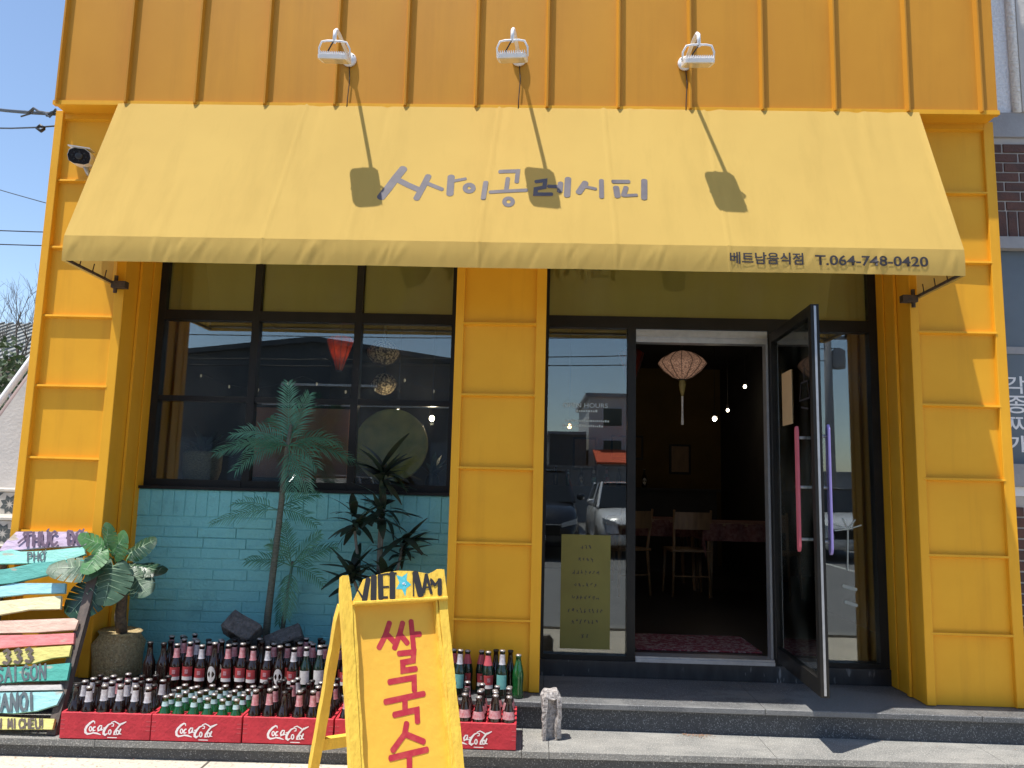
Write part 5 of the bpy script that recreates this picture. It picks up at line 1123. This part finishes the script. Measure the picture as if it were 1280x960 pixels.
MB().box(2.862, 8, NY-.01, NY+.05, 3.95, 4.118).build('concrete_band', M['conc'], nb)
mw = MB().box(2.862, 8, NY+.008, NY+.05, 3.26, 3.949).build('brick_band', M['mortar'], nb)
bm_ = {}
def rbrick(x0, x1, z0, z1, par):
    key = (round(x1-x0, 3), round(z1-z0, 3))
    if key not in bm_: bm_[key] = MB().cham(0, key[0], 0, .03, 0, key[1], .002).mesh('brick', M['brickr'])
    link('brick', bm_[key], par, (x0, NY+random.uniform(-.003, .001), z0)) if False else None
    o = bpy.data.objects.new('brick', bm_[key]); COL.objects.link(o); o.parent = par; o.location = (x0, NY+random.uniform(-.003, .001), z0)
def courses(z0, z1, par):
    z = z0; r_ = 0
    while z+.055 < z1:
        x = 2.864 + (.1 if r_ % 2 else 0)
        if r_ % 2: rbrick(2.864, 2.954, z, z+.055, par)
        while x < 4.0: rbrick(x, x+.19, z, z+.055, par); x += .202
        z += .066; r_ += 1
    return z
zz = courses(3.45, 3.95, mw)
x = 2.866
while x < 4.0: rbrick(x, x+.056, 3.27, 3.44, mw); x += .068
MB().box(2.862, 8, NY-.04, NY+.05, 3.18, 3.258).build('lintel', M['conc'], nb)
sh2 = MB().box(2.862, 8, NY+.02, NY+.06, 1.80, 3.178).build('shutter', M['shut'], nb)
MB().box(2.862, 8, NY+.012, NY+.019, 2.50, 2.545).build('shutter_rail', M['conc'], sh2)
for i, ch in enumerate('각종찌개'):
    put_text(ch, 2.995, 3.125, 2.30-.125*i, .112, lambda x, z: (x, NY+.0185, z), 'lettering', M['white_paint'], sh2, .01)
MB().box(2.862, 8, NY-.03, NY+.05, 1.66, 1.798).build('sill', M['conc'], nb)
MB().box(2.862, 8, NY-.0, NY+.05, 1.60, 1.658).build('window_frame', M['white_paint'], nb)
mw2 = MB().box(2.862, 8, NY+.008, NY+.05, .3, 1.599).build('brick_base', M['mortar'], nb); courses(.42, 1.59, mw2)

# ================================================================== ACROSS THE STREET (seen in the window glass)
wh = thing('gabled_warehouse', 'dark gabled warehouse across the street, mirrored in the front window', 'building', (-7.5, -21, .1), world=True)
M['wh'] = pmat('dark_grey_cladding', (.10, .11, .115), (.085, .092, .10), scale=1, rough=.8, obj=False, stretch=(4, 4, .1)); M['trim'] = pmat('white_trim', (.7, .7, .7), rough=.6, obj=False)
MB().prism([(-15.5, .1), (0.2, .1), (0.2, 5.2), (-7.5, 6.25), (-15.5, 5.35)], 'y', -30, -20).build('wall', M['wh'], wh)
MB().prism([(-15.8, 5.3), (-7.5, 6.24), (.5, 5.15), (.5, 5.3), (-7.5, 6.42), (-15.8, 5.45)], 'y', -30.2, -19.8).build('roof', M['wh'], wh)
MB().box(-8.6, -5.3, -19.98, -19.9, 4.72, 4.80).build('trim', M['trim'], wh); MB().box(-9.2, -1.5, -19.98, -19.92, 4.05, 4.09).build('trim', M['trim'], wh)
for x in (-13, -10.2, -3.4): d_ = MB().box(x, x+2.2, -19.99, -19.9, .1, 2.9).build('roller_door', M['shut'], wh)
tw = thing('white_block', 'pale three storey block across the street, mirrored in the door pane', 'building', (8, -38, .1), world=True)
M['wblk'] = pmat('white_wall', (.62, .61, .58), (.55, .54, .52), scale=.6, rough=.85, obj=False)
MB().box(3.0, 14, -44, -35, .1, 6.3).build('wall', M['wblk'], tw); MB().box(2.8, 14.2, -44.2, -34.8, 6.3, 6.5).build('roof_edge', M['conc'], tw)
for zz_ in (1.2, 3.0, 4.7):
    for x in (3.7, 5.4, 7.6, 9.8, 12):
        w_ = MB().box(x, x+1.1, -35.02, -34.95, zz_, zz_+1.05).build('window', M['trim'], tw); MB().box(x+.06, x+1.04, -34.952, -34.93, zz_+.06, zz_+.99).build('pane', M['film'], w_)
ow = thing('orange_canopy', 'sloping orange canopy across the street, mirrored in the door pane', 'canopy', (5, -33, 2.6), world=True)
M['orange'] = pmat('orange_cloth', (.6, .09, .03), rough=.8, obj=False)
MB().prism([(-34.9, 3.5), (-32, 2.75), (-32, 2.65), (-34.9, 3.4)], 'x', 3.2, 8).build('cloth', M['orange'], ow)
for x in (3.3, 7.9): MB().tube([(x, -32.1, .1), (x, -32.1, 2.7)], .05, 6).build('post', M['silver'], ow)
dk = thing('dark_block', 'low dark flat-roofed building across the street, mirrored in the door pane', 'building', (-1, -40, .1), world=True)
MB().box(.9, 2.8, -44, -34, .1, 4.2).build('wall', M['wh'], dk); MB().box(.8, 2.79, -44.1, -33.9, 4.2, 4.35).build('roof_edge', M['conc'], dk)
for x in (1.1, 2.0): MB().box(x, x+.6, -34.02, -33.96, 1.4, 2.4).build('window', M['film'], dk)
lw = thing('street_wall', 'long grey concrete wall across the street, mirrored in the glass', 'wall', (10, -26, .1), world=True)
MB().box(.6, 40, -26.2, -26, .1, 2.3).build('wall', M['conc'], lw); MB().box(.55, 40, -26.25, -25.95, 2.3, 2.4).build('coping', M['conc'], lw)
up = thing('utility_pole', 'concrete utility pole across the street, mirrored right of the door', 'pole', (9.9, -20, .1))
MB().lathe([(.17, 0), (.11, 8.6)], 12).build('shaft', M['conc'], up, True); MB().box(-1, 1, -.06, .06, 7.4, 7.52).build('crossarm', M['conc'], up); MB().box(-.8, .8, -.05, .05, 6.6, 6.7).build('crossarm', M['conc'], up)
MB().lathe([(.2, 0), (.22, .1), (.22, .6), (.1, .7)], 12, (.35, 0, 5.6)).build('transformer', M['conc'], up, True)
for k, (dz, s_) in enumerate(((7.5, .6), (7.5, .8), (6.7, .5), (6.3, .9), (5.9, .7))):
    cable((9.9+.3*k-.6, -20, .1+dz), (-40, -17, .6+dz-.8), .018, s_, ['topmost', 'second', 'third', 'fourth', 'lowest'][k] + ' street wire from the pole across the road, mirrored in the glass')
# cars
M['car_w'] = pmat('white_car_paint', (.72, .73, .74), (.68, .69, .70), rough=.22, coat=.6); M['car_d'] = pmat('black_car_paint', (.010, .011, .012), (.014, .014, .016), rough=.2, coat=.6); M['car_s'] = pmat('silver_car_paint', (.42, .43, .45), (.38, .39, .41), rough=.25, coat=.6, metal=.4)
M['car_glass'] = pmat('car_glass', (.012, .016, .018), rough=.05); M['tyre'] = pmat('tyre', (.02, .02, .02), rough=.85); M['plate'] = pmat('number_plate', (.6, .6, .6), rough=.5); M['head'] = pmat('headlight', (.55, .58, .6), rough=.08, coat=1)
def car(x, y, label, paint, W=1.82, Lc=4.5, H=1.62, hood=1.02):
    r = thing('parked_car', label, 'car', (x, y, .088), 0, 'cars parked across the street')   # nose towards +y
    st_ = [(Lc/2, .42, .62, .80), (Lc/2-.08, .30, .80, .90), (Lc/2-.45, .24, hood-.10, .97), (Lc/2-1.15, .24, hood, 1), (0, .24, hood+.03, 1), (-Lc/2+.6, .24, hood+.03, .99), (-Lc/2+.12, .28, hood, .94), (-Lc/2, .40, hood-.25, .86)]
    m = MB(); ring = 10
    for yy, z0, z1, k in st_:
        hw = W/2*k; zm = (z0+z1)/2
        m.v += [(-hw*.86, yy, z0), (hw*.86, yy, z0), (hw*.98, yy, z0+.08), (hw, yy, zm), (hw*.985, yy, z1-.12), (hw*.90, yy, z1-.02), (hw*.45, yy, z1+.015), (-hw*.45, yy, z1+.015), (-hw*.90, yy, z1-.02), (-hw*.985, yy, z1-.12)]
        m.v.append((-hw, yy, zm)); m.v.append((-hw*.98, yy, z0+.08))
    ring = 12; n = len(st_)
    m.f += [(i*ring+k, i*ring+(k+1) % ring, (i+1)*ring+(k+1) % ring, (i+1)*ring+k) for i in range(n-1) for k in range(ring)] + [tuple(range(ring))[::-1], tuple((n-1)*ring+k for k in range(ring))]
    smooth_by_angle(m.build('body', M[paint], r), 50)
    # cabin: glasshouse with roof and pillars
    b0, b1 = hood+.01, H; yf0, yf1, yr1, yr0 = Lc/2-1.15, Lc/2-1.85, -Lc/2+.55, -Lc/2+.2; wb, wt = W/2*.93, W/2*.76
    g = MB(); g.add([(-wb, yf0, b0), (wb, yf0, b0), (wt, yf1, b1-.05), (-wt, yf1, b1-.05), (-wb, yr0, b0), (wb, yr0, b0), (wt, yr1, b1-.05), (-wt, yr1, b1-.05)], [(0,3,2,1), (4,5,6,7), (1,2,6,5), (0,4,7,3), (3,7,6,2)])
    g.build('windows', M['car_glass'], r)
    rm = MB(); rm.grid(lambda u, v: ((u-.5)*2*(wt+.012), yf1+.03+(yr1-.03-yf1-.03)*v, b1-.05+.055*sin(pi*u)**.5*sin(pi*(.12+.76*v))), 8, 8); smooth_by_angle(rm.build('roof', M[paint], r), 60)
    for s_ in (-1, 1):
        for (ya, za, xa), (yb, zb, xb) in (((yf0, b0, wb), (yf1, b1-.04, wt)), ((yr0, b0, wb), (yr1, b1-.04, wt)), ((-.2, b0, wb+.004), (-.25, b1-.04, wt+.008))):
            MB().tube([(s_*xa, ya, za), (s_*xb, yb, zb)], .035, 6).build('pillar', M[paint], r)
        MB().prism([(s_*W*.30, .66), (s_*W*.455, .74), (s_*W*.46, .84), (s_*W*.30, .75)], 'y', Lc/2-.22, Lc/2-.02).build('headlight', M['head'], r)
        MB().lathe([(.02, -.07), (.08, -.05), (.09, .04), (.05, .07)], 10, (s_*(W/2+.08), yf0-.18, hood+.12)).build('mirror', M[paint], r, True)
        for yy in (Lc/2-.85, -Lc/2+.85):
            t = MB().lathe([(.20, -.11), (.31, -.11), (.33, -.07), (.33, .07), (.31, .11), (.20, .11)], 20).xf(Matrix.Translation((s_*(W/2-.1), yy, .33)) @ Matrix.Rotation(pi/2, 4, 'Y')).build('wheel', M['tyre'], r, True)
            MB().lathe([(.03, -.112), (.2, -.10), (.2, .10), (.03, .112)], 14).xf(Matrix.Translation((s_*(W/2-.1), yy, .33)) @ Matrix.Rotation(pi/2, 4, 'Y')).build('rim', M['silver'], t, True)
    MB().prism([(-W*.27, .52), (W*.27, .52), (W*.29, .70), (-W*.29, .70)], 'y', Lc/2-.03, Lc/2+.02).build('grille', M['black'], r)
    MB().prism([(-W*.3, .705), (W*.3, .705), (W*.3, .725), (-W*.3, .725)], 'y', Lc/2-.03, Lc/2+.024).build('grille_bar', M['silver'], r)
    MB().box(-.26, .26, Lc/2+.0, Lc/2+.03, .42, .51).build('number_plate', M['plate'], r)
    return r
car(2.35, -12.9, 'white car parked nose-on across the street, mirrored beside the door', 'car_w')
car(.05, -12.2, 'tall black car parked across the street, mirrored in the fixed pane', 'car_d', 1.9, 4.6, 1.86, 1.14)
car(7.0, -13.4, 'white car mirrored in the pane right of the open door', 'car_w')
car(-5.0, -13.2, 'silver car parked before the dark warehouse across the street', 'car_s')

for o in list(bpy.data.objects):
    if '_w' in o: del o['_w']
